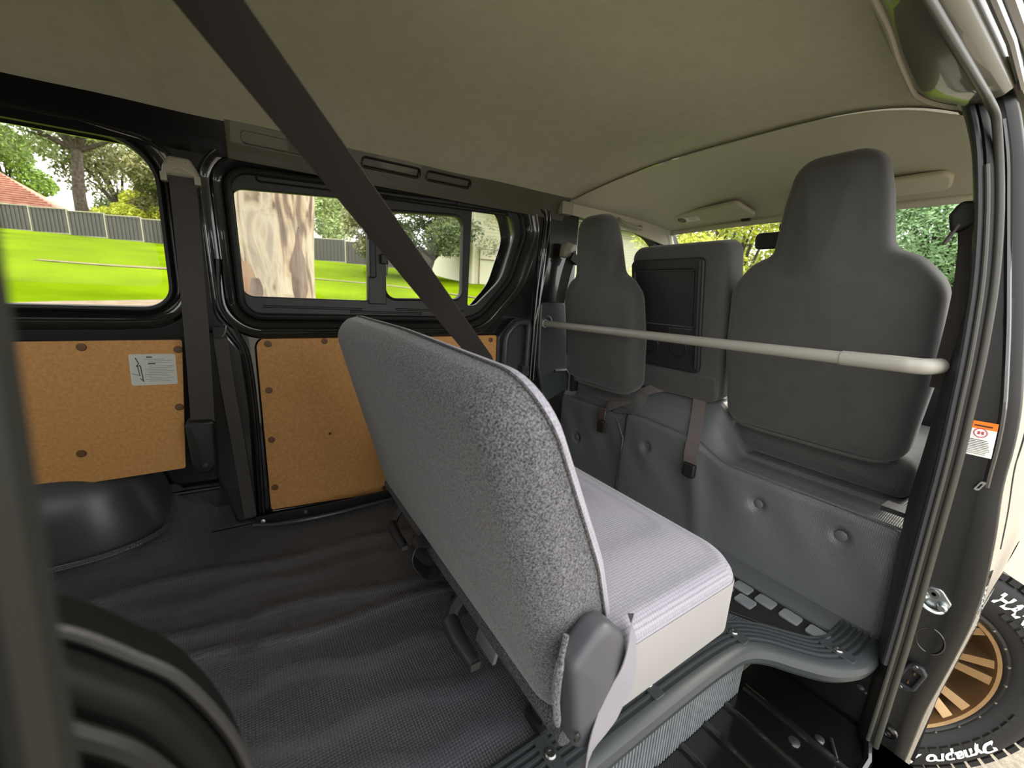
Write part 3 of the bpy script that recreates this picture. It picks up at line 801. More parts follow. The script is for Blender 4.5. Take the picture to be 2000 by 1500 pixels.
# ------------------------------------------------------------------ front seats
def front_seat(loc, label, half, hy, head_half, back_h, head_h):
    t = empty('bucket_seat', loc, label, 'seat')
    lean = Vector((-0.20, 0, 1))
    F = frame(loc, (0, -1, 0), lean)        # depth + = towards the rear
    H = back_h
    body = rpoly([(-half * 0.90, 0.0, 0.06), (half * 0.90, 0.0, 0.06), (half * 0.98, H * 0.45, 0.3), (half * 0.94, H * 0.84, 0.10), (half * 0.72, H * 0.96, 0.10), (head_half * 1.10, H * 1.0, 0.035), (head_half * 0.94, H + head_h * 0.55, 0.2), (head_half * 0.72, H + head_h, 0.06), (-head_half * 0.72, H + head_h, 0.06), (-head_half * 0.94, H + head_h * 0.55, 0.2), (-head_half * 1.10, H * 1.0, 0.035), (-half * 0.72, H * 0.96, 0.10), (-half * 0.94, H * 0.84, 0.10), (-half * 0.98, H * 0.45, 0.3)], 6)
    bk = raw('backrest', *puffy(body, F, 0.055, 0.06, 0.045, 0.022, 6), 'seat_cover', t, 70)
    base = rpoly([(-half * 0.98, -0.105, 0.03), (half * 0.98, -0.105, 0.03), (half * 0.98, 0.015, 0.04), (-half * 0.98, 0.015, 0.04)], 5)
    F2 = frame(Vector(loc) + Vector((0.055, 0, 0.0)), (0, -1, 0), (0.0, 0, 1))
    raw('cushion', *puffy(base, F2, 0.05, 0.50, 0.04, 0.01, 5), 'seat_cover', t, 70)
    raw('cover_hem', *tube(catmull([fp(F, -half * 0.80, 0.012, 0.030), fp(F, -half * 0.6, 0.008, 0.046), fp(F, 0, 0.008, 0.050), fp(F, half * 0.6, 0.008, 0.046), fp(F, half * 0.80, 0.012, 0.030)], 5), 0.005, 8), 'seat_cover', bk)
    raw('hinge', *box(fp(F, -half * 0.97, -0.03, 0.0), (0.05, 0.02, 0.08)), 'dark_plastic', t)
    return t
front_seat((1.405, 0.478, 0.420), 'near front seat with black cover and tall built-in headrest beside the door pillar', 0.254, 0, 0.116, 0.545, 0.232)
front_seat((1.290, 1.208, 0.435), 'far front seat with black cover and built-in headrest beside the far window', 0.205, 0, 0.098, 0.475, 0.222)

cs = empty('centre_seat', (1.40, 0.93, 0.47), 'folding centre seat between the front seats with black tray panel on its back', 'seat')
Fc = frame((1.400, 0.925, 0.472), (0, -1, 0), (-0.19, 0, 1))
ol = rpoly([(-0.190, 0.0, 0.03), (0.190, 0.0, 0.03), (0.200, 0.30, 0.3), (0.190, 0.545, 0.045), (-0.190, 0.545, 0.045), (-0.198, 0.30, 0.3)], 6)
raw('backrest', *puffy(ol, Fc, 0.045, 0.07, 0.028, 0.004, 5), 'seat_cover', cs, 60)
Ft = (Fc[0] + Fc[3] * 0.058, Fc[1], Fc[2], Fc[3])
tray = plate('tray_panel', rpoly([(-0.178, 0.10, 0.02), (0.120, 0.10, 0.02), (0.124, 0.50, 0.02), (-0.178, 0.50, 0.02)], 5), [rpoly([(-0.160, 0.262, 0.008), (0.088, 0.262, 0.008), (0.090, 0.462, 0.008), (-0.160, 0.462, 0.008)], 3)], Ft, 0.024, 'dark_plastic', cs, 0.006)
plate('tray_lid', rpoly([(-0.156, 0.266, 0.006), (0.084, 0.266, 0.006), (0.086, 0.458, 0.006), (-0.156, 0.458, 0.006)], 3), [], (Fc[0] + Fc[3] * 0.050, Fc[1], Fc[2], Fc[3]), 0.012, 'dark_plastic', cs, 0.003)
raw('tray_edge', *tube([fp(Ft, 0.108, 0.12, 0.002), fp(Ft, 0.110, 0.30, 0.003), fp(Ft, 0.112, 0.49, 0.002)], 0.006, 8), 'dark_plastic', tray)
plate('tray_latch', rpoly([(-0.085, 0.232, 0.008), (0.000, 0.232, 0.008), (0.000, 0.262, 0.004), (-0.085, 0.262, 0.004)], 4), [], (Ft[0] + Ft[3] * 0.003, Ft[1], Ft[2], Ft[3]), 0.008, 'rubber', tray, 0.002)
for cx in (-0.085, 0.035):
    raw('cup_holder', *lathe([(0.037, 0.0), (0.035, 0.004), (0.031, 0.004), (0.029, -0.006), (0.0001, -0.007)], (fp(Ft, cx, 0.185, 0.0), Ft[1], Ft[2], Ft[3]), 24), 'rubber', tray)
plate('lower_pad', rpoly([(-0.186, 0.0, 0.03), (0.186, 0.0, 0.03), (0.186, 0.098, 0.02), (-0.186, 0.098, 0.02)], 5), [], (Fc[0] + Fc[3] * 0.054, Fc[1], Fc[2], Fc[3]), 0.02, 'seat_cover', cs, 0.008)
for z in (0.03, 0.085): raw('hinge', *tube([fp(Fc, -0.196, z, 0.05), fp(Fc, -0.202, z + 0.02, 0.055), fp(Fc, -0.196, z + 0.045, 0.05)], 0.006, 8), 'steel', cs)

# cross bar behind the front seats
cb = empty('cross_bar', (1.12, 0.8, 0.69), 'pale grey painted steel bar spanning the van behind the front seats', 'bar')
raw('bar_tube', *tube([(1.125, 1.462, 0.683), (1.12, 0.34, 0.700)], 0.0145, 16, up=(0, 0, 1)), 'pole_paint', cb)
raw('bar_sleeve', *tube(catmull([(1.12, 0.345, 0.700), (1.12, 0.255, 0.702), (1.124, 0.230, 0.702), (1.138, 0.212, 0.702), (1.190, 0.203, 0.702)], 6), 0.0165, 16), 'pole_paint', cb)
raw('end_cup', *lathe([(0.019, 0.0), (0.019, 0.012), (0.014, 0.014)], frame((1.126, 1.462, 0.683), (1, 0, 0), (0, 0, 1)), 16), 'pole_paint', cb)

# lap belts of the centre seat
def strap(name, pts, side, wd, m, parent, th=0.0016, n=5): return raw(name, *ribbon(catmull(pts, n), side, wd, th), m, parent)
lb = empty('seat_buckle', (1.29, 0.745, 0.33), 'brown webbing strap with black buckle hanging straight down over the bulkhead hump', 'seat belt')
strap('webbing', [(1.375, 0.818, 0.484), (1.350, 0.800, 0.462), (1.305, 0.772, 0.392), (1.270, 0.752, 0.340), (1.260, 0.746, 0.290)], (0, 1, 0.0), 0.047, 'webbing_brown', lb)
strap('webbing_end', [(1.262, 0.750, 0.330), (1.254, 0.747, 0.290), (1.256, 0.745, 0.255)], (0, 1, 0), 0.046, 'webbing_brown', lb)
raw('buckle', *puffy(rpoly([(-0.024, -0.030, 0.012), (0.024, -0.030, 0.012), (0.022, 0.022, 0.006), (-0.022, 0.022, 0.006)], 4), frame((1.256, 0.742, 0.238), (0, -1, 0), (0.05, 0, 1)), 0.012, 0.008, 0.007), 'rubber', lb)
lb2 = empty('seat_buckle', (1.29, 1.17, 0.32), 'brown webbing strap draped sideways with metal tongue in front of the far front seat', 'seat belt')
strap('webbing', [(1.372, 0.955, 0.484), (1.34, 1.00, 0.462), (1.30, 1.08, 0.405), (1.272, 1.155, 0.355), (1.266, 1.175, 0.335)], [(0.55, -0.2, 0.8)] * 21, 0.044, 'webbing_brown', lb2)
raw('tongue', *puffy(rpoly([(-0.022, -0.03, 0.006), (0.010, -0.03, 0.006), (0.018, 0.028, 0.008), (-0.016, 0.028, 0.008)], 3), frame((1.262, 1.176, 0.318), (0.2, -1, 0), (0, 0.05, 1)), 0.004, 0.004, 0.003), 'steel', lb2)
raw('buckle', *puffy(rpoly([(-0.020, -0.035, 0.008), (0.012, -0.035, 0.008), (0.012, 0.022, 0.006), (-0.020, 0.022, 0.006)], 3), frame((1.258, 1.172, 0.268), (0.2, -1, 0), (0, 0, 1)), 0.010, 0.008, 0.006), 'rubber', lb2)
raw('buckle_edge', *box((1.252, 1.150, 0.262), (0.012, 0.010, 0.045)), 'steel', lb2)

# ------------------------------------------------------------------ bench seat
bs = empty('bench_seat', (0.45, 0.78, 0.0), 'grey bench seat with speckled carpet back and woven cushion in the middle of the van', 'bench seat')
vB = Vector((-0.150, 0, 0.545))
FB = frame((0.372, 0.785, 0.165), (0, -1, 0), vB)     # depth + = rearwards, u from far to near side
Lb = 0.568
oB = rpoly([(-0.450, 0.0, 0.06), (0.450, 0.0, 0.06), (0.460, 0.28, 0.4), (0.446, Lb - 0.014, 0.085), (0.0, Lb + 0.002, 3.0), (-0.452, Lb, 0.062), (-0.460, 0.30, 0.4)], 8)
def taper(P):
    q = P - FB[0]; b = q.dot(FB[2]); d = q.dot(FB[3])
    if d < 0: P = P + FB[3] * (d * (lerp_tab([(0.0, 1.12), (0.25, 1.0), (Lb, 0.55)], b) - 1))
    return P
def seam(p):
    t = min(1, max(0, (p.y - (Lb - 0.16)) / 0.15)); t = t * t * (3 - 2 * t)
    return -0.074 + 0.012 * t
vr, fr = puffy(oB, FB, 0.034, 0.0, 0.056, 0.010, 8, back=False, mid_fn=seam)
vr = [taper(p) for p in vr]
shell = raw('back_shell', vr, fr, 'carpet', bs, 70)
vr, fr = puffy(oB, FB, 0.0, 0.098, 0.022, 0, 6, rb=0.024, domeb=0.006, front=False, mid_fn=seam)
vr = [taper(p) for p in vr]
raw('back_cushion', vr, fr, 'fabric', bs, 70)
oBd = ccw(dedupe(oB))
raw('seam_piping', *tube([taper(fp(FB, p.x + q.x * 0.0005, p.y + q.y * 0.0005, seam(p))) for p, q in zip(oBd, normals(oBd))], 0.0028, 6, closed=True, up=tuple(FB[3])), 'carpet_dark', shell)
raw('lower_roll', *tube([fp(FB, -0.44, 0.018, 0.016), fp(FB, 0.0, 0.014, 0.020), fp(FB, 0.455, 0.010, 0.018)], 0.021, 12), 'carpet_dark', shell)
# cushion: woven top, plain sides
FCu = frame((0.560, 0.765, 0.275), (1, 0, 0), (0, 1, 0))
oC = rpoly([(-0.20, -0.475, 0.02), (0.135, -0.475, 0.055), (0.180, -0.42, 0.10), (0.182, 0.42, 0.10), (0.135, 0.475, 0.055), (-0.20, 0.475, 0.02)], 7)
vr, fr = puffy(oC, FCu, 0.075, 0.0, 0.030, 0.012, 6, back=False)
raw('seat_cushion', vr, fr, 'fabric', bs, 70)
vr, fr = puffy(oC, FCu, 0.0, 0.075, 0.02, 0.0, 5, rb=0.03, front=False)
cside = raw('cushion_side', vr, fr, 'fabric_side', bs, 70)
oCd = ccw(dedupe(oC))
raw('side_band', *ringsweep(oC, [(0.0005, 0.050), (0.0018, 0.046), (0.0018, -0.05), (0.0, -0.052)], FCu), 'fabric_side', cside, 60)
# plastic hinge cover on the near end
Fh = frame((0, 0.305, 0), (1, 0, 0), (0, 0, 1))
hcov = raw('hinge_cover', *puffy(rpoly([(0.300, 0.352, 0.02), (0.354, 0.402, 0.03), (0.394, 0.362, 0.03), (0.422, 0.285, 0.02), (0.354, 0.190, 0.03), (0.322, 0.21, 0.02)], 6), Fh, 0.022, 0.02, 0.014, 0.004), 'cover_plastic', bs, 60)
raw('carpet_edge', *tube(catmull([(0.306, 0.308, 0.385), (0.294, 0.302, 0.352), (0.290, 0.300, 0.31), (0.298, 0.300, 0.255)], 5), [0.004] * 5 + [0.006] * 6 + [0.005] * 4 + [0.003], 8), 'carpet', shell)
raw('cover_screw', *lathe([(0.006, 0.0), (0.005, 0.003), (0.0001, 0.003)], frame((0.318, 0.284, 0.24), (1, 0, 0), (0, 0, 1)), 10), 'rubber', hcov)
for yc in (0.46, 0.80, 1.10):
    m = MB(); m.add(box((0.50, yc, 0.105), (0.20, 0.035, 0.17))); m.add(box((0.52, yc, 0.012), (0.26, 0.05, 0.018)))
    m.build('leg', 'rubber', bs)
for yc, sc in ((0.615, 1.0), (1.03, 0.8)):
    m = MB()
    m.add(tube([(0.352, yc + 0.06, 0.16), (0.325, yc + 0.055, 0.135), (0.312, yc + 0.045, 0.118)], 0.014 * sc, 8))
    m.add(tube([(0.308, yc + 0.040, 0.122), (0.306, yc - 0.01, 0.116), (0.312, yc - 0.065, 0.108)], [0.018 * sc, 0.017 * sc, 0.014 * sc], 10))
    lv = m.build('release_lever', 'dark_plastic', bs)
    raw('lever_tip', *box((0.311, yc - 0.068, 0.108), (0.020 * sc, 0.006, 0.016 * sc)), 'steel', lv)
raw('latch_plate', *box((0.362, 0.58, 0.125), (0.008, 0.07, 0.075), Matrix.Rotation(radians(14), 3, 'Y')), 'tread_grey', bs)
raw('strap_loop', *ribbon(catmull([(0.330, 0.845, 0.196), (0.302, 0.850, 0.190), (0.292, 0.835, 0.160), (0.315, 0.815, 0.130), (0.345, 0.79, 0.135)], 6), (0.3, 1, 0.1), 0.045, 0.002), 'dark_plastic', bs)
# belt end on the near side of the bench
nb = empty('lap_belt', (0.36, 0.28, 0.2), 'pale grey twisted belt webbing hanging over the plastic hinge cover of the bench', 'seat belt')
pth = catmull([(0.420, 0.300, 0.372), (0.405, 0.282, 0.345), (0.392, 0.275, 0.305), (0.372, 0.275, 0.270), (0.345, 0.275, 0.225), (0.322, 0.272, 0.188), (0.300, 0.268, 0.15)], 6)
sd = [Vector((0.55, 0.75, 0.2)).lerp(Vector((0.85, -0.2, 0.35)), min(1, i / 14)).lerp(Vector((0.35, 0.9, 0.1)), max(0, (i - 20) / 16)) for i in range(len(pth))]
raw('webbing', *ribbon(pth, sd, 0.032, 0.0016), 'webbing_light', nb)
raw('anchor', *box((0.295, 0.272, 0.14), (0.03, 0.012, 0.03)), 'steel', nb)

# ------------------------------------------------------------------ seat belts
b1 = empty('seat_belt', (-0.2, 0.25, 1.15), 'wide dark shoulder belt crossing the view from the near roof down over the bench', 'seat belt')
A = Vector((-0.30, 0.17, 1.225)); B = Vector((0.42, 0.765, 0.665))
sv = Vector((0.79, -0.60, 0.10))
mid = [A.lerp(B, i / 16) for i in range(17)]
raw('webbing', *ribbon(mid + [Vector((0.47, 0.80, 0.60)), Vector((0.495, 0.83, 0.48)), Vector((0.470, 0.85, 0.40))], [sv] * 20, 0.050, 0.0014), 'webbing', b1)
raw('buckle', *puffy(rpoly([(-0.020, -0.035, 0.008), (0.020, -0.035, 0.008), (0.022, 0.030, 0.008), (-0.022, 0.030, 0.008)], 3), frame((0.462, 0.857, 0.385), (0.8, -0.6, 0), (0.35, -0.1, 1)), 0.010, 0.010, 0.006), 'rubber', b1)
raw('top_anchor', *box(A + Vector((-0.01, -0.02, 0.01)), (0.06, 0.05, 0.05)), 'light_plastic', b1)
b2 = empty('seat_belt', (-0.12, 1.42, 1.06), 'dark seat belt with beige top guide on the far pillar between the two windows', 'seat belt')
Fd = frame((-0.120, 1.445, 1.055), (1, 0, 0), (0, 0, 1))
gd = rpoly([(-0.040, -0.002, 0.006), (0.040, 0.000, 0.006), (0.036, 0.020, 0.008), (0.022, 0.048, 0.012), (-0.022, 0.048, 0.012), (-0.036, 0.025, 0.01)], 5)
tg = raw('top_guide', *puffy(gd, Fd, 0.034, 0.01, 0.014, 0.003), 'light_plastic', b2, 60)
for sx in (-0.034, 0.034): raw('guide_horn', *box((-0.120 + sx, 1.418, 1.050), (0.013, 0.024, 0.020)), 'light_plastic', tg)
strap('webbing', [(-0.117, 1.418, 1.062), (-0.120, 1.420, 0.90), (-0.128, 1.422, 0.60), (-0.138, 1.424, 0.36)], (1, 0, 0), 0.056, 'webbing', b2)
rc = raw('retractor_cover', *puffy(rpoly([(-0.178, 0.402, 0.015), (-0.108, 0.398, 0.015), (-0.112, 0.262, 0.02), (-0.128, 0.238, 0.015), (-0.160, 0.240, 0.015), (-0.172, 0.27, 0.02)], 5), frame((0, 1.430, 0), (1, 0, 0), (0, 0, 1)), 0.030, 0.04, 0.012, 0.004), 'rubber', b2, 60)
raw('cover_badge', *lathe([(0.007, 0.0), (0.006, 0.002), (0.0001, 0.002)], frame((-0.140, 1.398, 0.268), (1, 0, 0), (0, 0, 1)), 12), 'slate_plastic', rc)
raw('cover_lip', *tube([(-0.172, 1.402, 0.396), (-0.140, 1.398, 0.392), (-0.112, 1.402, 0.394)], 0.004, 6), 'slate_plastic', rc)
b2b = tag(raw('seat_belt', *ribbon(catmull([(-0.075, 1.448, 0.640), (-0.070, 1.445, 0.50), (-0.058, 1.442, 0.30), (-0.045, 1.440, 0.05)], 6), (1, 0, 0), 0.034, 0.002), 'webbing'), 'narrow dark lap strap on the far pillar beside the front hardboard panel', 'seat belt')
b3 = empty('seat_belt', (1.2, 1.44, 1.0), 'dark seat belt with beige swivel guide behind the far front seat', 'seat belt')
raw('top_guide', *puffy(rpoly([(-0.030, -0.03, 0.015), (0.026, -0.035, 0.015), (0.030, 0.03, 0.02), (-0.022, 0.034, 0.02)], 5), frame((1.205, 1.450, 1.008), (1, 0, 0.1), (0, 0, 1)), 0.035, 0.01, 0.014, 0.004), 'light_plastic', b3, 60)
raw('tongue', *box((1.232, 1.412, 0.972), (0.046, 0.02, 0.036), Matrix.Rotation(radians(25), 3, 'Y')), 'rubber', b3)
strap('webbing', [(1.222, 1.420, 0.985), (1.205, 1.430, 0.90), (1.190, 1.440, 0.78)], (1, -0.2, 0), 0.046, 'webbing', b3)

# ------------------------------------------------------------------ near side: door pillar, roof rail, rear quarter
YO = [(-0.30, 0.084), (-0.165, 0.080), (-0.088, 0.078), (0.052, 0.065), (0.166, 0.056), (0.265, 0.056), (0.376, 0.065), (0.466, 0.076), (0.500, 0.078), (0.56, 0.079), (0.637, 0.086), (0.78, 0.111), (0.919, 0.139), (1.10, 0.176), (1.20, 0.205), (1.26, 0.235), (1.32, 0.30)]
YI = [(-0.30, 0.128), (0.086, 0.128), (0.315, 0.132), (0.522, 0.136), (0.728, 0.147), (0.871, 0.160), (1.007, 0.182), (1.142, 0.212), (1.26, 0.26)]
TW = [(-0.3, 0.045), (0.06, 0.046), (0.38, 0.062), (0.68, 0.050), (0.80, 0.036), (1.3, 0.036)]
def avg_tab(tab, z, h=0.05): return sum(lerp_tab(tab, z + h * q / 4) for q in range(-4, 5)) / 9
def yo(z): return avg_tab(YO, z, 0.03)
def yi(z): return avg_tab(YI, z)      # seal line on the pillar
def tw(z): return avg_tab(TW, z)      # depth of the inner trim
wr = empty('wall_right', (1.2, 0.15, 0), kind='structure')
v, f = [], []
zs_ = [-0.44 + 0.02 * i for i in range(87)]
k = None
for z in zs_:
    a, b = yo(z), yi(z)
    sec = [(1.262, a + 0.004), (1.240, a - 0.002), (1.222, a), (1.212, a + 0.010), (1.206, a + 0.016), (1.204, a + (b - a) * 0.45), (1.203, b - 0.006), (1.196, b - 0.002), (1.180, b + 0.002), (1.168, b + 0.006),
           (1.164, b + 0.012), (1.168, b + 0.020), (1.178, b + tw(z) * 0.66), (1.200, b + tw(z) * 0.86), (1.240, b + tw(z)), (1.330, b + tw(z)), (1.340, a + 0.03)]
    k = len(sec)
    for x, y in sec: v.append(Vector((x, y, z)))
n = len(zs_)
for i in range(n - 1):
    for s in range(k):
        s2 = (s + 1) % k
        f.append((i * k + s, (i + 1) * k + s, (i + 1) * k + s2, i * k + s2))
raw('door_pillar', v, f, 'jamb_paint', wr, 60)
raw('inner_trim', *grid(6, 60, lambda s, t: (lambda z: Vector((1.160 + 0.075 * s ** 1.6, yi(z) + 0.020 + (tw(z) - 0.016) * s ** 0.7, z)))(0.02 + 1.2 * t)), 'dark_plastic', wr, 60)
raw('trim_roll', *tube([Vector((1.162, yi(z) + 0.022, z)) for z in [0.02 + 0.03 * i for i in range(40)]], 0.006, 8), 'dark_plastic', wr)
# rubber door seal running up the pillar and back along the roof
sp_ = [Vector((1.180, yi(z) - 0.001, z)) for z in [-0.40 + 0.04 * i for i in range(39)]]
top = catmull([(1.168, 0.208, 1.13), (1.150, 0.214, 1.158), (1.10, 0.218, 1.170), (1.0, 0.220, 1.175), (0.5, 0.220, 1.178), (-0.2, 0.220, 1.178), (-0.9, 0.220, 1.178)], 8)
raw('door_seal', *tube([p for p in sp_ if p.z < 1.12] + top, 0.0065, 10), 'pillar_seal', wr)
raw('seal_lip', *tube([Vector((1.164, yi(z) + 0.012, z)) for z in [-0.40 + 0.04 * i for i in range(38)]], 0.004, 8), 'pillar_seal', wr)
# pressed details on the jamb
raw('jamb_bead', *tube([Vector((1.206, yo(z) + 0.018, z)) for z in [0.475 + 0.03 * i for i in range(24)]], 0.005, 8), 'black_paint', wr)
plate('jamb_clip', rpoly([(-0.004, -0.010, 0.003), (0.004, -0.012, 0.003), (0.004, 0.010, 0.003), (-0.004, 0.012, 0.003)], 3), [rpoly([(-0.0015, -0.006, 0.001), (0.0015, -0.006, 0.001), (0.0015, 0.006, 0.001), (-0.0015, 0.006, 0.001)], 2)], frame((1.198, 0.101, 0.476), (0, -1, 0), (0, -0.35, 1)), 0.004, 'zinc', wr)
raw('jamb_ring', *tube([Vector((1.2045, 0.100 + 0.022 * cos(a), 0.105 + 0.030 * sin(a))) for a in [2 * pi * i / 28 for i in range(28)]], 0.0018, 6, closed=True, up=(1, 0, 0)), 'black_paint', wr)
raw('bump_stop', *lathe([(0.016, 0.0), (0.015, 0.006), (0.009, 0.008), (0.007, 0.004), (0.0001, 0.003)], frame((1.200, 0.116, -0.163), (0, -1, 0), (0, 0, 1)), 16), 'black_paint', wr)
# striker
sk2 = empty('door_striker', (1.2, 0.1, 0.19), 'shiny zinc door striker bolted to the black pillar', 'striker')
Fs2 = frame((1.2035, 0.112, 0.203), (0, -1, 0), (0, 0.05, 1))
bp_ = raw('base_plate', *puffy(rpoly([(-0.026, -0.004, 0.008), (-0.012, -0.020, 0.006), (0.020, -0.016, 0.008), (0.026, 0.006, 0.006), (0.008, 0.030, 0.010), (-0.012, 0.026, 0.010)], 4), Fs2, 0.006, 0.002, 0.002), 'zinc', sk2, 40)
raw('bolt', *lathe([(0.009, 0.006), (0.009, 0.009), (0.004, 0.009), (0.0035, 0.006), (0.0001, 0.006)], (fp(Fs2, -0.002, 0.014), Fs2[1], Fs2[2], Fs2[3]), 16), 'steel', bp_)
for a, b in ((-0.016, 0.0), (0.014, -0.006)):
    raw('post', *lathe([(0.009, 0.004), (0.009, 0.014), (0.006, 0.018), (0.0001, 0.018)], (fp(Fs2, a, b), Fs2[1], Fs2[2], Fs2[3]), 14), 'zinc', bp_)
raw('loop', *tube(catmull([fp(Fs2, -0.018, -0.002, 0.006), fp(Fs2, -0.016, -0.014, 0.016), fp(Fs2, 0.0, -0.020, 0.018), fp(Fs2, 0.014, -0.016, 0.014), fp(Fs2, 0.016, -0.006, 0.006)], 6), 0.0045, 8), 'zinc', bp_)
# electrical contact block
ec = empty('door_contact', (1.2, 0.1, 0), 'black oval contact block with small brass pins low on the pillar', 'connector')
Fe = frame((1.203, 0.110, 0.0), (0, -1, 0), (0.0, -0.20, 1))
cfl = plate('contact_flange', rpoly([(-0.018, -0.034, 0.012), (0.004, -0.040, 0.010), (0.018, -0.024, 0.008), (0.018, 0.026, 0.008), (0.004, 0.044, 0.012), (-0.016, 0.036, 0.012)], 4), [rpoly([(-0.010, -0.024, 0.004), (0.010, -0.022, 0.004), (0.010, 0.022, 0.004), (-0.010, 0.024, 0.004)], 3)], (Fe[0] + Fe[3] * 0.012, Fe[1], Fe[2], Fe[3]), 0.014, 'dark_plastic', ec, 0.003)
bar(-0.010, -0.024, 0.020, 0.048, 'rubber', ec, (Fe[0] + Fe[3] * 0.001, Fe[1], Fe[2], Fe[3]), 'contact_floor')
for b in (-0.014, 0.014): raw('contact_pin', *box(fp(Fe, 0.002, b, 0.004), (0.005, 0.003, 0.008)), 'bronze', cfl)
for b in (-0.033, 0.035): raw('contact_screw', *lathe([(0.005, 0), (0.004, 0.002), (0.0001, 0.002)], (fp(Fe, -0.004, b, 0.012), Fe[1], Fe[2], Fe[3]), 12), 'steel', cfl)
# warning sticker
wsx = empty('warning_sticker', (1.2, 0.12, 0.54), 'white warning sticker with orange header on the black door pillar', 'sticker')
Fz = frame((1.2015, 0.1210, 0.570), (0, -1, 0.02), (0, 0.06, 1))
Fz = (Fz[0] + Fz[3] * 0.0015, Fz[1], Fz[2], Fz[3])
bar(-0.0205, -0.036, 0.041, 0.055, 'paper', wsx, Fz, 'sticker_sheet'); bar(-0.0205, 0.019, 0.041, 0.015, 'orange_ink', wsx, Fz, 'header_band')
Fz2 = (Fz[0] + Fz[3] * 0.0006, Fz[1], Fz[2], Fz[3])
bar(-0.017, 0.025, 0.003, 0.003, 'dark_ink', wsx, Fz2); bar(-0.010, 0.0240, 0.024, 0.0028, 'dark_ink', wsx, Fz2)
raw('prohibition_ring', *lathe([(0.0095, 0), (0.0095, 0.0002), (0.0080, 0.0002), (0.0080, 0)], (fp(Fz2, 0, 0.011), Fz2[1], Fz2[2], Fz2[3]), 24), 'red_ink', wsx)
for a in (-0.004, 0.001): bar(a, 0.008, 0.0035, 0.006, 'red_ink', wsx, Fz2)
for i in range(9): bar(-0.018 + (i % 2) * 0.001, -0.004 - i * 0.0035, 0.029 + (i * 29 % 7) * 0.0009, 0.0012, 'grey_ink' if i > 4 else 'dark_ink', wsx, Fz2)
# roof rail on the door side
v, f = [], []
sec = [(0.350, 1.262), (0.330, 1.225), (0.312, 1.200), (0.296, 1.190), (0.270, 1.186), (0.245, 1.184), (0.235, 1.192), (0.215, 1.196), (0.205, 1.205), (0.200, 1.230), (0.205, 1.262), (0.250, 1.31), (0.35, 1.33)]
xs = [-1.62, -1.0, -0.4, 0.0, 0.4, 0.74, 0.91, 1.04, 1.08, 1.11, 1.14, 1.17]
EY = [(-1.7, 0.255), (0.4, 0.262), (0.743, 0.276), (0.911, 0.296), (1.05, 0.310), (1.08, 0.308), (1.12, 0.298), (1.164, 0.282), (1.2, 0.262)]
k = len(sec)
for i, x in enumerate(xs):
    sh = lerp_tab(EY, x) - 0.312
    for y, z in sec: v.append(Vector((x, max(y + sh, 0.232) if y > 0.24 else y, z + (0.004 if y > 0.24 else 0))))
for i in range(len(xs) - 1):
    for s in range(k - 1): f.append((i * k + s, i * k + s + 1, (i + 1) * k + s + 1, (i + 1) * k + s))
f.append(tuple((len(xs) - 1) * k + s for s in range(k)))
raw('roof_rail', v, f, 'rail_lit_olive', wr, 60)
raw('roof_rail_edge', *tube(catmull([(-0.9, 0.258, 1.202), (0.4, 0.262, 1.202), (0.743, 0.276, 1.202), (0.911, 0.296, 1.202), (1.05, 0.310, 1.202), (1.085, 0.308, 1.200), (1.125, 0.297, 1.198), (1.17, 0.276, 1.196)], 6), 0.0045, 8), 'light_plastic', wr)
raw('gutter', *tube([(-1.6, 0.196, 1.262), (1.2, 0.200, 1.262), (1.9, 0.215, 1.24)], 0.010, 8), 'black_paint', wr)
raw('gutter', *tube([(-1.6, 0.190, 1.215), (1.0, 0.192, 1.215), (1.19, 0.198, 1.21)], 0.006, 8), 'black_paint', wr)
# front roof side over the near front door
raw('front_rail', *grid(10, 6, lambda s, t: Vector((1.06 + 0.95 * s, 0.20 + 0.14 * t, 1.215 - 0.03 * s + 0.085 * t ** 0.7))), 'front_headliner', wr, 60)
# lower rear quarter beside the camera: rounded flange with its own seal, inner trim with shade put into its black
arc = [(-0.40, 0.682), (-0.16, 0.676), (-0.10, 0.662), (-0.078, 0.650), (-0.058, 0.626), (-0.042, 0.602), (-0.026, 0.558), (-0.018, 0.514), (-0.013, 0.45), (-0.010, 0.20), (-0.02, -0.20)]
ar = catmull([Vector(p) for p in arc], 6)
qt = list(ar) + [Vector((-1.6, -0.20)), Vector((-1.6, 0.70))]
Fq = frame((0, 0.205, 0), (1, 0, 0), (0, 0, 1))
plate('rear_quarter', offs(qt, -0.004), [], Fq, 0.05, 'quarter_shade', wr, 0.008)
raw('quarter_lip', *tube([Vector((p.x - 0.000, 0.222, p.y)) for p in ar], 0.0030, 8), 'rubber', wr)
raw('quarter_seal', *tube([Vector((p.x - 0.014, 0.200, p.y - 0.012)) for p in ar[:-6]], 0.005, 8), 'seal_rubber', wr)
plate('rear_upper', [(-1.6, 0.69), (-0.16, 0.69), (-0.20, 1.2), (-1.6, 1.2)], [rpoly([(-1.4, 0.75, 0.05), (-0.35, 0.75, 0.05), (-0.38, 1.12, 0.08), (-1.4, 1.12, 0.05)])], frame((0, 0.22, 0), (1, 0, 0), (0, 0, 1)), 0.05, 'black_paint', wr, 0.005)
plate('pane', rpoly([(-1.41, 0.74, 0.05), (-0.34, 0.74, 0.05), (-0.37, 1.13, 0.08), (-1.41, 1.13, 0.05)]), [], frame((0, 0.19, 0), (1, 0, 0), (0, 0, 1)), 0.004, 'glass', wr)
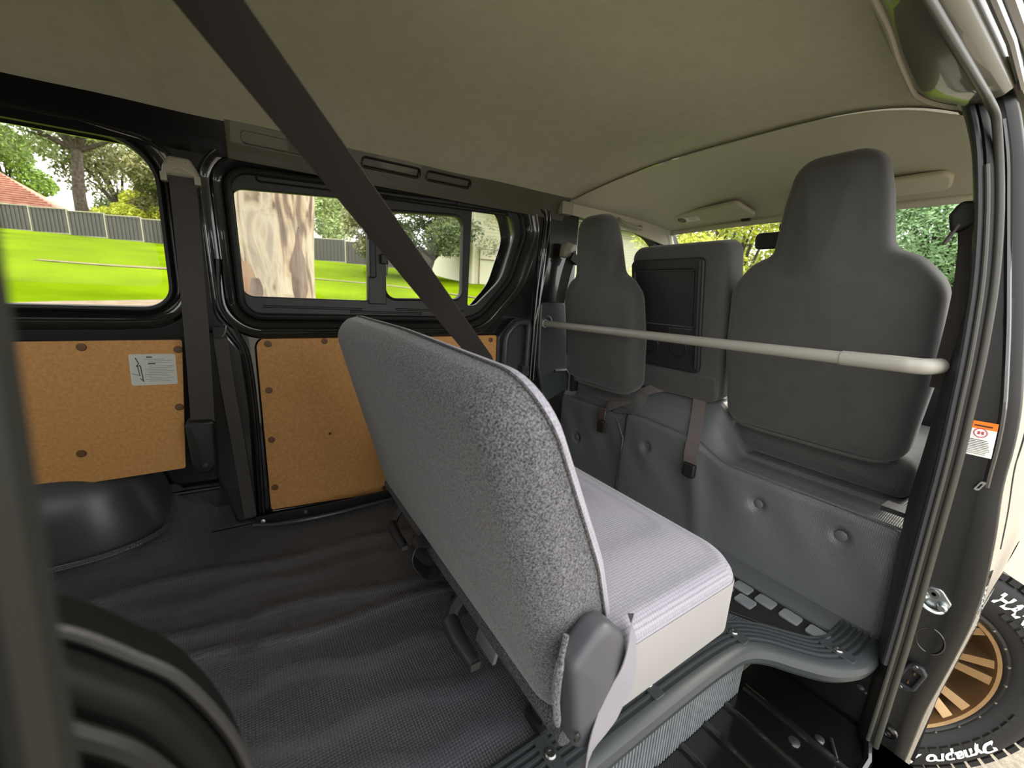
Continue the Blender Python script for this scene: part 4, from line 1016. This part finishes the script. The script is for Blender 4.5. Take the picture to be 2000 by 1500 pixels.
wb = tag(plate('wall_rear', [(0.0, 0.0), (1.5, 0.0), (1.5, 1.3), (0.0, 1.3)], [rpoly([(0.2, 0.6, 0.08), (1.3, 0.6, 0.08), (1.25, 1.1, 0.08), (0.25, 1.1, 0.08)])], frame((-1.62, 0.2, 0), (0, 1, 0), (0, 0, 1)), 0.04, 'black_paint'), kind='structure')
# slid-back door: its leading edge with the rubber seal stands right beside the camera
d2 = empty('door_2', (-0.3, 0.08, 0.4), kind='structure')
def edge(z): return Vector((-0.0355 + (z - 0.75) * 0.045, 0.0, z))
plate('door_edge', [(edge(-0.25).x - 0.012, -0.25), (edge(1.15).x - 0.012, 1.15), (-1.1, 1.15), (-1.1, -0.25)], [rpoly([(-1.0, 0.72, 0.05), (-0.25, 0.72, 0.05), (-0.25, 1.08, 0.08), (-1.0, 1.08, 0.05)])], frame((0, 0.085, 0), (1, 0, 0), (0, 0, 1)), 0.045, 'quarter_shade', d2, 0.006)
raw('door_seal', *tube([Vector((edge(z).x - 0.003, 0.098, z)) for z in [-0.2 + 0.05 * i for i in range(27)]], 0.0048, 8), 'seal_rubber', d2)

# ------------------------------------------------------------------ near front door skin and wheel
dr = empty('door_3', (1.6, 0.07, 0.3), kind='structure')
WX, WY, WZ, WA = 1.640, 0.168, -0.262, 0.794
AR = 0.45
AX = 1.73
def skin(s, t):
    x = 1.225 + 1.25 * s
    z = -0.27 + 0.97 * t
    return x, z
v, f, idx = [], [], {}
NX, NZ = 125, 97
for j in range(NZ + 1):
    for i in range(NX + 1):
        x, z = skin(i / NX, j / NZ)
        dx, dz = x - AX, z - (WZ - 0.0)
        d = math.hypot(dx, dz)
        if d < AR:
            if d > AR - 0.016:
                x = AX + dx / d * AR; z = WZ + dz / d * AR
            else:
                continue
        idx[(i, j)] = len(v)
        v.append(Vector((x, yo(z) + 0.004 + (0.004 if x > 1.43 else 0) + 0.10 * max(0, x - 2.0) ** 2 - 0.012 * math.exp(-((d - AR) / 0.05) ** 2 if d > AR else 0) * (1 if d < AR + 0.15 else 0), z)))
for j in range(NZ):
    for i in range(NX):
        q = [(i, j), (i + 1, j), (i + 1, j + 1), (i, j + 1)]
        if all(p in idx for p in q): f.append(tuple(idx[p] for p in q))
raw('door_skin', v, f, 'door_paint', dr, 60)
raw('door_gap', *tube([Vector((1.43 + (0.02 if z > 0.5 else 0), yo(z) + 0.005, z)) for z in [0.28 + 0.03 * i for i in range(15)]], 0.0022, 6), 'rubber', dr)
raw('arch_liner', *grid(30, 4, lambda s, t: Vector((AX + AR * cos(pi * s), 0.07 + 0.16 * t, WZ + (AR) * sin(pi * s)))), 'rubber', dr, 60)
raw('rear_splash_panel', *box((1.232, 0.16, -0.32), (0.03, 0.20, 0.14)), 'black_paint', dr)
b4 = empty('seat_belt', (1.23, 0.23, 1.0), 'dark seat belt with black swivel guide at the top of the near door pillar', 'seat belt')
raw('top_guide', *puffy(rpoly([(-0.022, -0.030, 0.01), (0.020, -0.020, 0.01), (0.024, 0.022, 0.012), (0.0, 0.032, 0.012), (-0.020, 0.012, 0.01)], 4), frame((1.225, 0.232, 1.000), (0, -1, 0.3), (0, 0.3, 1)), 0.012, 0.012, 0.008), 'rubber', b4, 60)
strap('webbing', [(1.222, 0.226, 0.990), (1.222, 0.214, 0.92), (1.225, 0.206, 0.82), (1.24, 0.205, 0.65)], (0.6, 1, 0.1), 0.030, 'webbing', b4)
raw('tongue', *ribbon([(1.222, 0.238, 0.985), (1.220, 0.244, 0.965), (1.218, 0.250, 0.948)], (0.9, 0.3, 0.3), 0.022, 0.004), 'webbing_brown', b4)

wh = empty('alloy_wheel', (WX, WY, WZ), 'steered front wheel with bronze rim and white lettered off-road tyre', 'wheel')
nrm = Vector((-sin(WA), -cos(WA), 0)); tng = Vector((cos(WA), -sin(WA), 0))
KW = 1.12
Fwh = (Vector((WX, WY, WZ)), tng * KW, Vector((0, 0, KW)), nrm * KW)
# the frame's third axis is the wheel's outward normal
prof = [(0.222, -0.19), (0.245, -0.205), (0.290, -0.215), (0.325, -0.200), (0.338, -0.180), (0.345, -0.10), (0.342, -0.02), (0.334, 0.006), (0.318, 0.018), (0.290, 0.024), (0.262, 0.020), (0.240, 0.010), (0.226, -0.004), (0.222, -0.03)]
ty = raw('tyre', *lathe(prof, Fwh, 96), 'tyre', wh, 50)
blk = MB()
for i in range(64):
    th = 2 * pi * i / 64
    for dep, off in ((-0.005, 0), (-0.075, 0.5), (-0.145, 0.0)):
        a = th + off * 2 * pi / 64
        R3 = (Matrix((tng, Vector((0, 0, 1)), nrm)).transposed() * KW) @ Matrix.Rotation(a, 3, 'Z')
        blk.add(box(fp(Fwh, 0.344 * cos(a), 0.344 * sin(a), dep - 0.012), (0.016, 0.026, 0.055), R3))
blk.build('tread_blocks', 'tyre', ty, 30)['kind'] = 'stuff'
sb = MB()
for i in range(60):
    if i % 12 in (10, 11): continue
    a = 2 * pi * i / 60
    R3 = (Matrix((tng, Vector((0, 0, 1)), nrm)).transposed() * KW) @ Matrix.Rotation(a, 3, 'Z')
    sb.add(box(fp(Fwh, 0.263 * cos(a), 0.263 * sin(a), 0.020), (0.012, 0.019, 0.006), R3))
sb.build('sidewall_blocks', 'tyre', ty, 30)['kind'] = 'stuff'
rim = raw('rim', *lathe([(0.216, -0.002), (0.212, 0.003), (0.204, 0.0), (0.200, -0.030), (0.195, -0.075), (0.198, -0.17)], Fwh, 72), 'bronze', wh, 50)
raw('rim_ring', *lathe([(0.232, -0.004), (0.230, 0.004), (0.222, 0.006), (0.216, 0.0), (0.214, -0.012)], Fwh, 72), 'rim_black', rim, 50)
raw('rim_back', *lathe([(0.198, -0.120), (0.05, -0.125), (0.0001, -0.125)], Fwh, 48), 'bronze', rim)
raw('hub', *lathe([(0.070, -0.11), (0.070, -0.058), (0.062, -0.050), (0.040, -0.048), (0.036, -0.030), (0.030, -0.026), (0.0001, -0.026)], Fwh, 36), 'bronze', rim, 40)
sp_v = None
for i in range(16):
    a = 2 * pi * (i // 2) / 8 + (0.13 if i % 2 else -0.13) + 0.1
    def W(r, s, d): return fp(Fwh, r * cos(a) - s * sin(a), r * sin(a) + s * cos(a), d)
    lean_ = 0.008 if i % 2 else -0.008
    vs = [W(0.055, -0.008 - lean_, -0.085), W(0.055, 0.008 - lean_, -0.085), W(0.206, 0.013, -0.006), W(0.206, -0.013, -0.006),
          W(0.055, -0.012 - lean_, -0.118), W(0.055, 0.012 - lean_, -0.118), W(0.200, 0.018, -0.085), W(0.200, -0.018, -0.085)]
    raw('spoke', vs, [(0, 3, 2, 1), (4, 5, 6, 7), (0, 1, 5, 4), (1, 2, 6, 5), (2, 3, 7, 6), (3, 0, 4, 7)], 'bronze', rim)
for i in range(24):
    a = 2 * pi * i / 24
    raw('rim_bolt', *lathe([(0.0035, 0.0), (0.0032, 0.004), (0.0001, 0.004)], (fp(Fwh, 0.223 * cos(a), 0.223 * sin(a), 0.004), Fwh[1], Fwh[2], Fwh[3]), 8), 'steel', rim)
def tyre_text(body, a0, size, r0, m='white_letter', shear=0.25):
    cu = bpy.data.curves.new('t', 'FONT')
    cu.body = body; cu.size = size; cu.extrude = 0.0; cu.shear = shear; cu.offset = size * 0.035
    ob = bpy.data.objects.new('t', cu); COL.objects.link(ob)
    me = bpy.data.meshes.new_from_object(ob.evaluated_get(bpy.context.evaluated_depsgraph_get()))
    bpy.data.objects.remove(ob); bpy.data.curves.remove(cu)
    me.materials.clear()
    for vv in me.vertices:
        ang = a0 - vv.co.x / r0
        rr = r0 - 0.010 + vv.co.y
        dp = lerp_tab([(0.262, 0.0215), (0.290, 0.0255), (0.318, 0.0195), (0.334, 0.008)], rr)
        vv.co = fp(Fwh, rr * cos(ang), rr * sin(ang), dp)
    me.name = 'sidewall_lettering'
    return link('sidewall_lettering', me, m, ty, 40)
tyre_text('HANKOOK', radians(66), 0.048, 0.288)
tyre_text('Dynapro AT', radians(-36), 0.048, 0.286)
tyre_text('HANKOOK', radians(64 + 180), 0.050, 0.292)

# ------------------------------------------------------------------ outside: road, lawn, trees, fence, house, shed
rd = tag(raw('road', [(-60, -40, -0.650), (90, -40, -0.650), (90, 3.2, -0.650), (-60, 3.2, -0.650)], [(0, 1, 2, 3)], 'road'), kind='structure')
def hz(y, x=0.0):
    z = -0.655 if y < 3 else -0.655 + 0.1012 * (y - 3)
    if y > 46: z = -0.655 + 0.1012 * 43 + 0.02 * (y - 46)
    return z
def lawn(s, t):
    x = -60 + 150 * s; y = 3.1 + 110 * t ** 1.6
    return Vector((x, y, hz(y) + 0.03 * sin(x * 0.8 + y) * min(1, (y - 3) / 5)))
tag(raw('lawn', *grid(110, 120, lawn), 'lawn', None, 80), 'bright green grass slope rising to the fence', 'lawn', kind='structure')
def strip(name, pts, wd, m, lift=0.03):
    P = catmull([Vector(p) for p in pts], 8); nn_ = normals(P, False); v, f = [], []
    for p, q in zip(P, nn_):
        for sgn in (-1, -0.5, 0, 0.5, 1):
            a = p + q * (sgn * wd / 2); v.append(Vector((a.x, a.y, hz(a.y) + lift + 0.03 * sin(a.x * 0.8 + a.y) * min(1, (a.y - 3) / 5))))
    for i in range(len(P) - 1):
        for s in range(4): f.append((i * 5 + s, i * 5 + s + 1, (i + 1) * 5 + s + 1, (i + 1) * 5 + s))
    return raw(name, v, f, m, None, 80)
tag(strip('path', [(-20, 5.0), (-7, 7.4), (-4, 9.3), (-2.5, 10.8), (-0.5, 11.8), (2.0, 11.0), (5, 8.5), (8, 5)], 1.8, 'path_concrete'), kind='structure')
tag(strip('path', [(-6, 21.0), (0, 20.2), (5.5, 19.0), (9, 14.5), (13, 10)], 0.5, 'path_concrete'), kind='structure')

# gum tree close to the van
gt = empty('gum_tree', (0.36, 6.75, -0.2), 'thick pale peeling gum tree trunk right outside the sliding window', 'tree')
def gum(s, t):
    a = 2 * pi * s; z = -0.55 + 6.8 * t
    r = 0.53 + 0.10 * math.exp(-(z + 0.25) / 0.5) - 0.012 * z
    r *= 1 + 0.045 * sin(3 * a + 0.6 * z) + 0.03 * sin(7 * a - 1.1 * z) + 0.018 * sin(13 * a + 2.3 * z)
    return Vector((0.28 + r * cos(a) + 0.05 * z, 6.75 + r * sin(a), z))
raw('trunk', *grid(90, 90, gum), 'gum_bark', gt, 80)
for (a, z0, z1, wd, m) in ((4.05, 0.35, 1.05, 0.16, 'bark_strip'), (3.75, 0.2, 0.95, 0.13, 'bark_dark'), (5.35, 0.1, 1.55, 0.14, 'bark_dark'), (4.3, 0.2, 0.85, 0.10, 'bark_dark'), (3.85, -0.3, 0.62, 0.10, 'bark_dark')):
    def sl_(s, t, a=a, z0=z0, z1=z1, wd=wd):
        z = z0 + (z1 - z0) * t; aa = a + (s - 0.5) * wd * 3 * (0.25 + 0.75 * sin(pi * t) ** 0.6) * (1 + 0.10 * sin(z * 17 + a * 5) + 0.14 * sin(z * 7 + s * 9)) + 0.05 * sin(z * 5 + s * 3)
        p = gum(aa / (2 * pi), (z + 0.55) / 6.8); c = Vector((0.28 + 0.05 * z, 6.75, z)); d = (p - c).normalized()
        return p + d * (0.012 * sin(pi * s) + 0.004)
    raw('bark_flake', *grid(8, 14, sl_), m, gt, 80)
for (x, y, z, dx, dy, dz, r) in ((0.65, 6.75, 6.0, 2.5, 0.8, 4, 0.25), (0.65, 6.75, 6.0, -2.2, -0.5, 4.5, 0.28)):
    raw('branch', *tube([(x, y, z), (x + dx * 0.4, y + dy * 0.4, z + dz * 0.5), (x + dx, y + dy, z + dz)], [r, r * 0.7, r * 0.3], 10), 'gum_bark', gt)

def leaves(blobs, n, size, rng):
    v, f = [], []
    tot = sum(b[3] * b[4] * b[5] for b in blobs) ** 1.0
    for (x, y, z, rx, ry, rz) in blobs:
        m = max(20, int(n * rx * ry * rz / tot))
        for _ in range(m):
            u = rng.gauss(0, 1); v_ = rng.gauss(0, 1); w_ = rng.gauss(0, 1)
            l = math.sqrt(u * u + v_ * v_ + w_ * w_) or 1
            rad = 0.35 + 0.65 * rng.random() ** 0.5
            c = Vector((x + u / l * rx * rad, y + v_ / l * ry * rad, z + w_ / l * rz * rad))
            d = Vector((rng.uniform(-1, 1), rng.uniform(-1, 1), rng.uniform(-1, 1))).normalized()
            e = d.orthogonal().normalized()
            s = size * rng.uniform(0.6, 1.4)
            b0 = len(v)
            v += [c - d * s, c + e * s * 0.45, c + d * s, c - e * s * 0.45]
            f.append((b0, b0 + 1, b0 + 2, b0 + 3))
    return v, f

def tree(loc, label, h, spread, mleaf, n, lsize, trunk_r=0.2, trunk_h=0.45, nb=9, name='tree', sparse=1.0, seed=0, cat='tree', group=None):
    rng = random.Random(seed + 11)
    x, y, z = loc
    t = empty(name, loc, label, cat, group)
    th = h * trunk_h
    m = MB()
    m.add(tube([(x, y, z - 0.3), (x + 0.03 * h * rng.uniform(-1, 1), y, z + th * 0.5), (x + 0.02 * h, y, z + th)], [trunk_r * 1.2, trunk_r, trunk_r * 0.8], 10))
    blobs = []
    for i in range(nb):
        a = 2 * pi * i / nb + rng.uniform(-0.3, 0.3); rr = spread * rng.uniform(0.35, 0.95)
        bx, by, bz = x + rr * cos(a), y + rr * sin(a), z + th + (h - th) * rng.uniform(0.05, 0.95)
        m.add(tube([(x + 0.02 * h, y, z + th * 0.95), (x + (bx - x) * 0.5, y + (by - y) * 0.5, z + th + (bz - z - th) * 0.6), (bx, by, bz)], [trunk_r * 0.55, trunk_r * 0.3, trunk_r * 0.1], 6))
        s = spread * rng.uniform(0.32, 0.55)
        blobs.append((bx, by, bz, s, s, s * 0.75))
    blobs.append((x, y, z + th + (h - th) * 0.8, spread * 0.5, spread * 0.5, spread * 0.4))
    m.build('trunk', 'trunk', t)
    raw('foliage', *leaves(blobs, int(n * 2.2), lsize * 0.66, rng), mleaf, t, 180)
    return t

# fence
FA, FB_ = Vector((-22.0, 50.4)), Vector((16.0, 32.1))
dv = (FB_ - FA); npan = int(dv.length / 2.37); dv = dv / npan
fe = empty('fence', (FA.x, FA.y, 2.9), 'grey sheet metal fence with cream posts across the top of the lawn', 'fence')
ang = math.atan2(dv.y, dv.x)
Rf = Matrix.Rotation(ang, 3, 'Z')
for i in range(npan):
    a = FA + dv * i; c = a + dv * 0.5; z0 = hz(c.y) - 0.05
    m = MB()
    m.add(box((c.x, c.y, z0 + 0.92), (dv.length - 0.06, 0.02, 1.75), Rf))
    for q in range(9):
        p = a + dv * ((q + 0.5) / 9); m.add(box((p.x, p.y, z0 + 0.92), (0.12, 0.12, 1.70), Rf))
    m.build('fence_panel', 'fence_panel', fe)
    raw('fence_rail', *box((c.x, c.y, z0 + 1.80), (dv.length, 0.06, 0.07), Rf), 'fence_frame', fe)
    raw('fence_rail', *box((c.x, c.y, z0 + 0.04), (dv.length, 0.06, 0.07), Rf), 'fence_frame', fe)
    raw('fence_post', *box((a.x, a.y, z0 + 0.95), (0.09, 0.09, 1.95), Rf), 'fence_frame', fe)

# house with a tiled roof
hs = empty('house', (-24, 62, 3.5), 'brick house with a red tiled roof beyond the fence', 'house')
raw('wall', *box((-24.2, 64, 5.0), (15, 9, 4.0)), 'brick', hs)
v = [(-34, 58.3, 6.6), (-14.6, 58.3, 6.6), (-14.6, 69.7, 6.6), (-34, 69.7, 6.6), (-29, 64, 10.4), (-20.0, 64, 10.4)]
hroof = raw('roof', v, [(0, 1, 5, 4), (1, 2, 5), (2, 3, 4, 5), (3, 0, 4), (0, 3, 2, 1)], 'roof_tile', hs, 10)
tc = MB()
for j in range(16):
    t = (j + 0.5) / 16
    a = Vector(v[0]).lerp(Vector(v[4]), t); b = Vector(v[1]).lerp(Vector(v[5]), t); tc.add(tube([a + Vector((0, 0, 0.05)), b + Vector((0, 0, 0.05))], 0.09, 6))
tc.build('tile_course', 'roof_tile', hroof)
for x in (-28, -23.5, -18.8):
    wn = raw('window', *box((x, 59.45, 5.4), (1.7, 0.12, 1.4)), 'weatherboard', hs); raw('pane', *box((x, 59.37, 5.4), (1.5, 0.06, 1.2)), 'house_glass', wn)
raw('gutter', *box((-24.3, 58.25, 6.6), (19.5, 0.14, 0.16)), 'weatherboard', hroof)

# white shed: boards one by one
sh = empty('shed', (13, 23, 1.3), 'cream weatherboard shed standing on the grass near the front of the van', 'shed')
raw('wall', *box((25.9, 26.2, 3.6), (28.2, 6.4, 5.0)), 'weatherboard', sh)
for i in range(24):
    raw('board', *box((25.9, 22.97, 1.45 + i * 0.20), (28.3, 0.05, 0.185), Matrix.Rotation(radians(4), 3, 'X')), 'weatherboard', sh)
raw('corner_post', *box((11.85, 22.93, 3.6), (0.14, 0.12, 5.0)), 'weatherboard', sh)
dq = raw('door', *box((12.95, 22.93, 2.45), (1.3, 0.06, 2.1)), 'weatherboard', sh)
raw('door_frame', *tube([(12.27, 22.89, 1.4), (12.27, 22.89, 3.52), (13.63, 22.89, 3.52), (13.63, 22.89, 1.4)], 0.035, 6), 'log_wood', dq)
raw('door_brace', *box((12.95, 22.88, 2.9), (1.2, 0.03, 0.05)), 'log_wood', dq)
raw('roof', [(11.4, 22.3, 6.0), (40.4, 22.3, 6.0), (40.4, 30, 7.2), (11.4, 30, 7.2), (11.4, 22.3, 6.15), (40.4, 22.3, 6.15), (40.4, 30, 7.35), (11.4, 30, 7.35)], [(0, 3, 2, 1), (4, 5, 6, 7), (0, 1, 5, 4), (1, 2, 6, 5), (2, 3, 7, 6), (3, 0, 4, 7)], 'fence_panel', sh)
lg = empty('log_rail', (13.4, 20.5, 1.2), 'low weathered timber rail on the grass in front of the cream shed', 'rail')
for x in (12.7, 13.5, 14.4): raw('post', *tube([(x, 20.6, hz(20.6) - 0.2), (x, 20.6, hz(20.6) + 0.75)], 0.10, 8), 'log_wood', lg)
raw('rail', *tube([(12.5, 20.5, hz(20.5) + 0.55), (14.7, 20.5, hz(20.5) + 0.48)], 0.08, 8), 'log_wood', lg)
raw('rail', *tube([(12.7, 20.4, hz(20.5) + 0.5), (14.2, 19.9, hz(20.5) + 0.05)], 0.07, 8), 'log_wood', lg)

T = tree
T((-11.3, 51, 3.6), 'tall dark trunked gum tree with airy crown behind the fence, seen in the rear window', 15, 6.0, 'leaf_gum', 4200, 0.26, 0.42, 0.50, 16, 'gum_tree', seed=1)
T((-22.5, 74, 4.2), 'leafy green tree standing behind the red tiled roof', 12.5, 4.6, 'leaf_mid', 6500, 0.30, 0.25, 0.4, 12, seed=2)
T((-22.5, 56, 3.8), 'wide gum tree with grey green leaves above the house roof', 15, 5.0, 'leaf_gum', 2600, 0.26, 0.30, 0.62, 12, 'gum_tree', seed=3)
T((-7.4, 49.5, 3.6), 'low yellow green shrub behind the fence right of the dark trunk', 4.2, 2.4, 'leaf_yellow', 4500, 0.2, 0.12, 0.25, 8, 'shrub', seed=4, cat='shrub')
T((-4.4, 48, 3.5), 'dense dark olive tree behind the fence at the window edge', 6.5, 3.4, 'leaf_olive', 7500, 0.26, 0.2, 0.25, 11, seed=5)
T((-10.0, 57, 3.9), 'far hazy olive tree between the trunk and the pillar', 9, 4.6, 'leaf_olive', 3000, 0.28, 0.3, 0.35, 12, seed=6)
T((-10.5, 71, 4.3), 'far green tree beyond the dark trunked gum', 5.5, 4.5, 'leaf_dark', 4500, 0.28, 0.2, 0.25, 12, seed=16)
T((3.4, 44, 3.4), 'bare twiggy tree with few pale leaves behind the far fence', 10, 4.5, 'leaf_pale', 2600, 0.20, 0.16, 0.35, 16, seed=7)
T((6.8, 46, 3.4), 'pale green tree behind the fence right of the thick trunk', 7.5, 4.0, 'leaf_pale', 6000, 0.24, 0.16, 0.3, 12, seed=8)
T((12.5, 43, 3.3), 'large grey green gum behind the dark bush', 12, 5.0, 'leaf_gum', 6500, 0.28, 0.3, 0.4, 14, 'gum_tree', seed=9)
T((9.3, 23.2, 1.5), 'dark bushy shrub with bare stems left of the cream shed', 5.2, 2.5, 'leaf_dark', 6500, 0.15, 0.10, 0.22, 16, 'shrub', seed=10, cat='shrub')
T((7.2, 25.5, 1.7), 'olive shrub growing in front of the fence beside the dark bush', 4.6, 1.9, 'leaf_olive', 4500, 0.15, 0.08, 0.25, 12, 'shrub', seed=12, cat='shrub')
T((13.6, 20.6, 1.25), 'thin dark stemmed sapling in front of the cream shed', 6.0, 1.9, 'leaf_olive', 1400, 0.14, 0.06, 0.28, 9, 'sapling', seed=13)
T((15.0, 8.6, -0.65), 'bright yellow green shrub seen through the windscreen beside the mirror', 8.5, 3.4, 'leaf_yellow', 26000, 0.12, 0.15, 0.08, 16, 'shrub', seed=14, cat='shrub')
T((25.0, 16.0, 0.2), 'pale green tree at the far corner of the windscreen', 9.0, 2.6, 'leaf_pale', 9000, 0.24, 0.2, 0.12, 14, seed=15)
T((24.0, 4.9, -0.65), 'bluish green roadside tree right of the nearest headrest', 11, 4.6, 'leaf_blue', 32000, 0.12, 0.25, 0.16, 18, seed=17)
T((32.0, 1.0, -0.65), 'green roadside tree further along the road ahead', 10, 4.5, 'leaf_mid', 8000, 0.26, 0.25, 0.14, 14, seed=18)
T((30.0, 11.5, -0.3), 'mid green tree behind the yellow shrub ahead of the van', 11, 5.0, 'leaf_mid', 9000, 0.28, 0.25, 0.14, 16, seed=19)
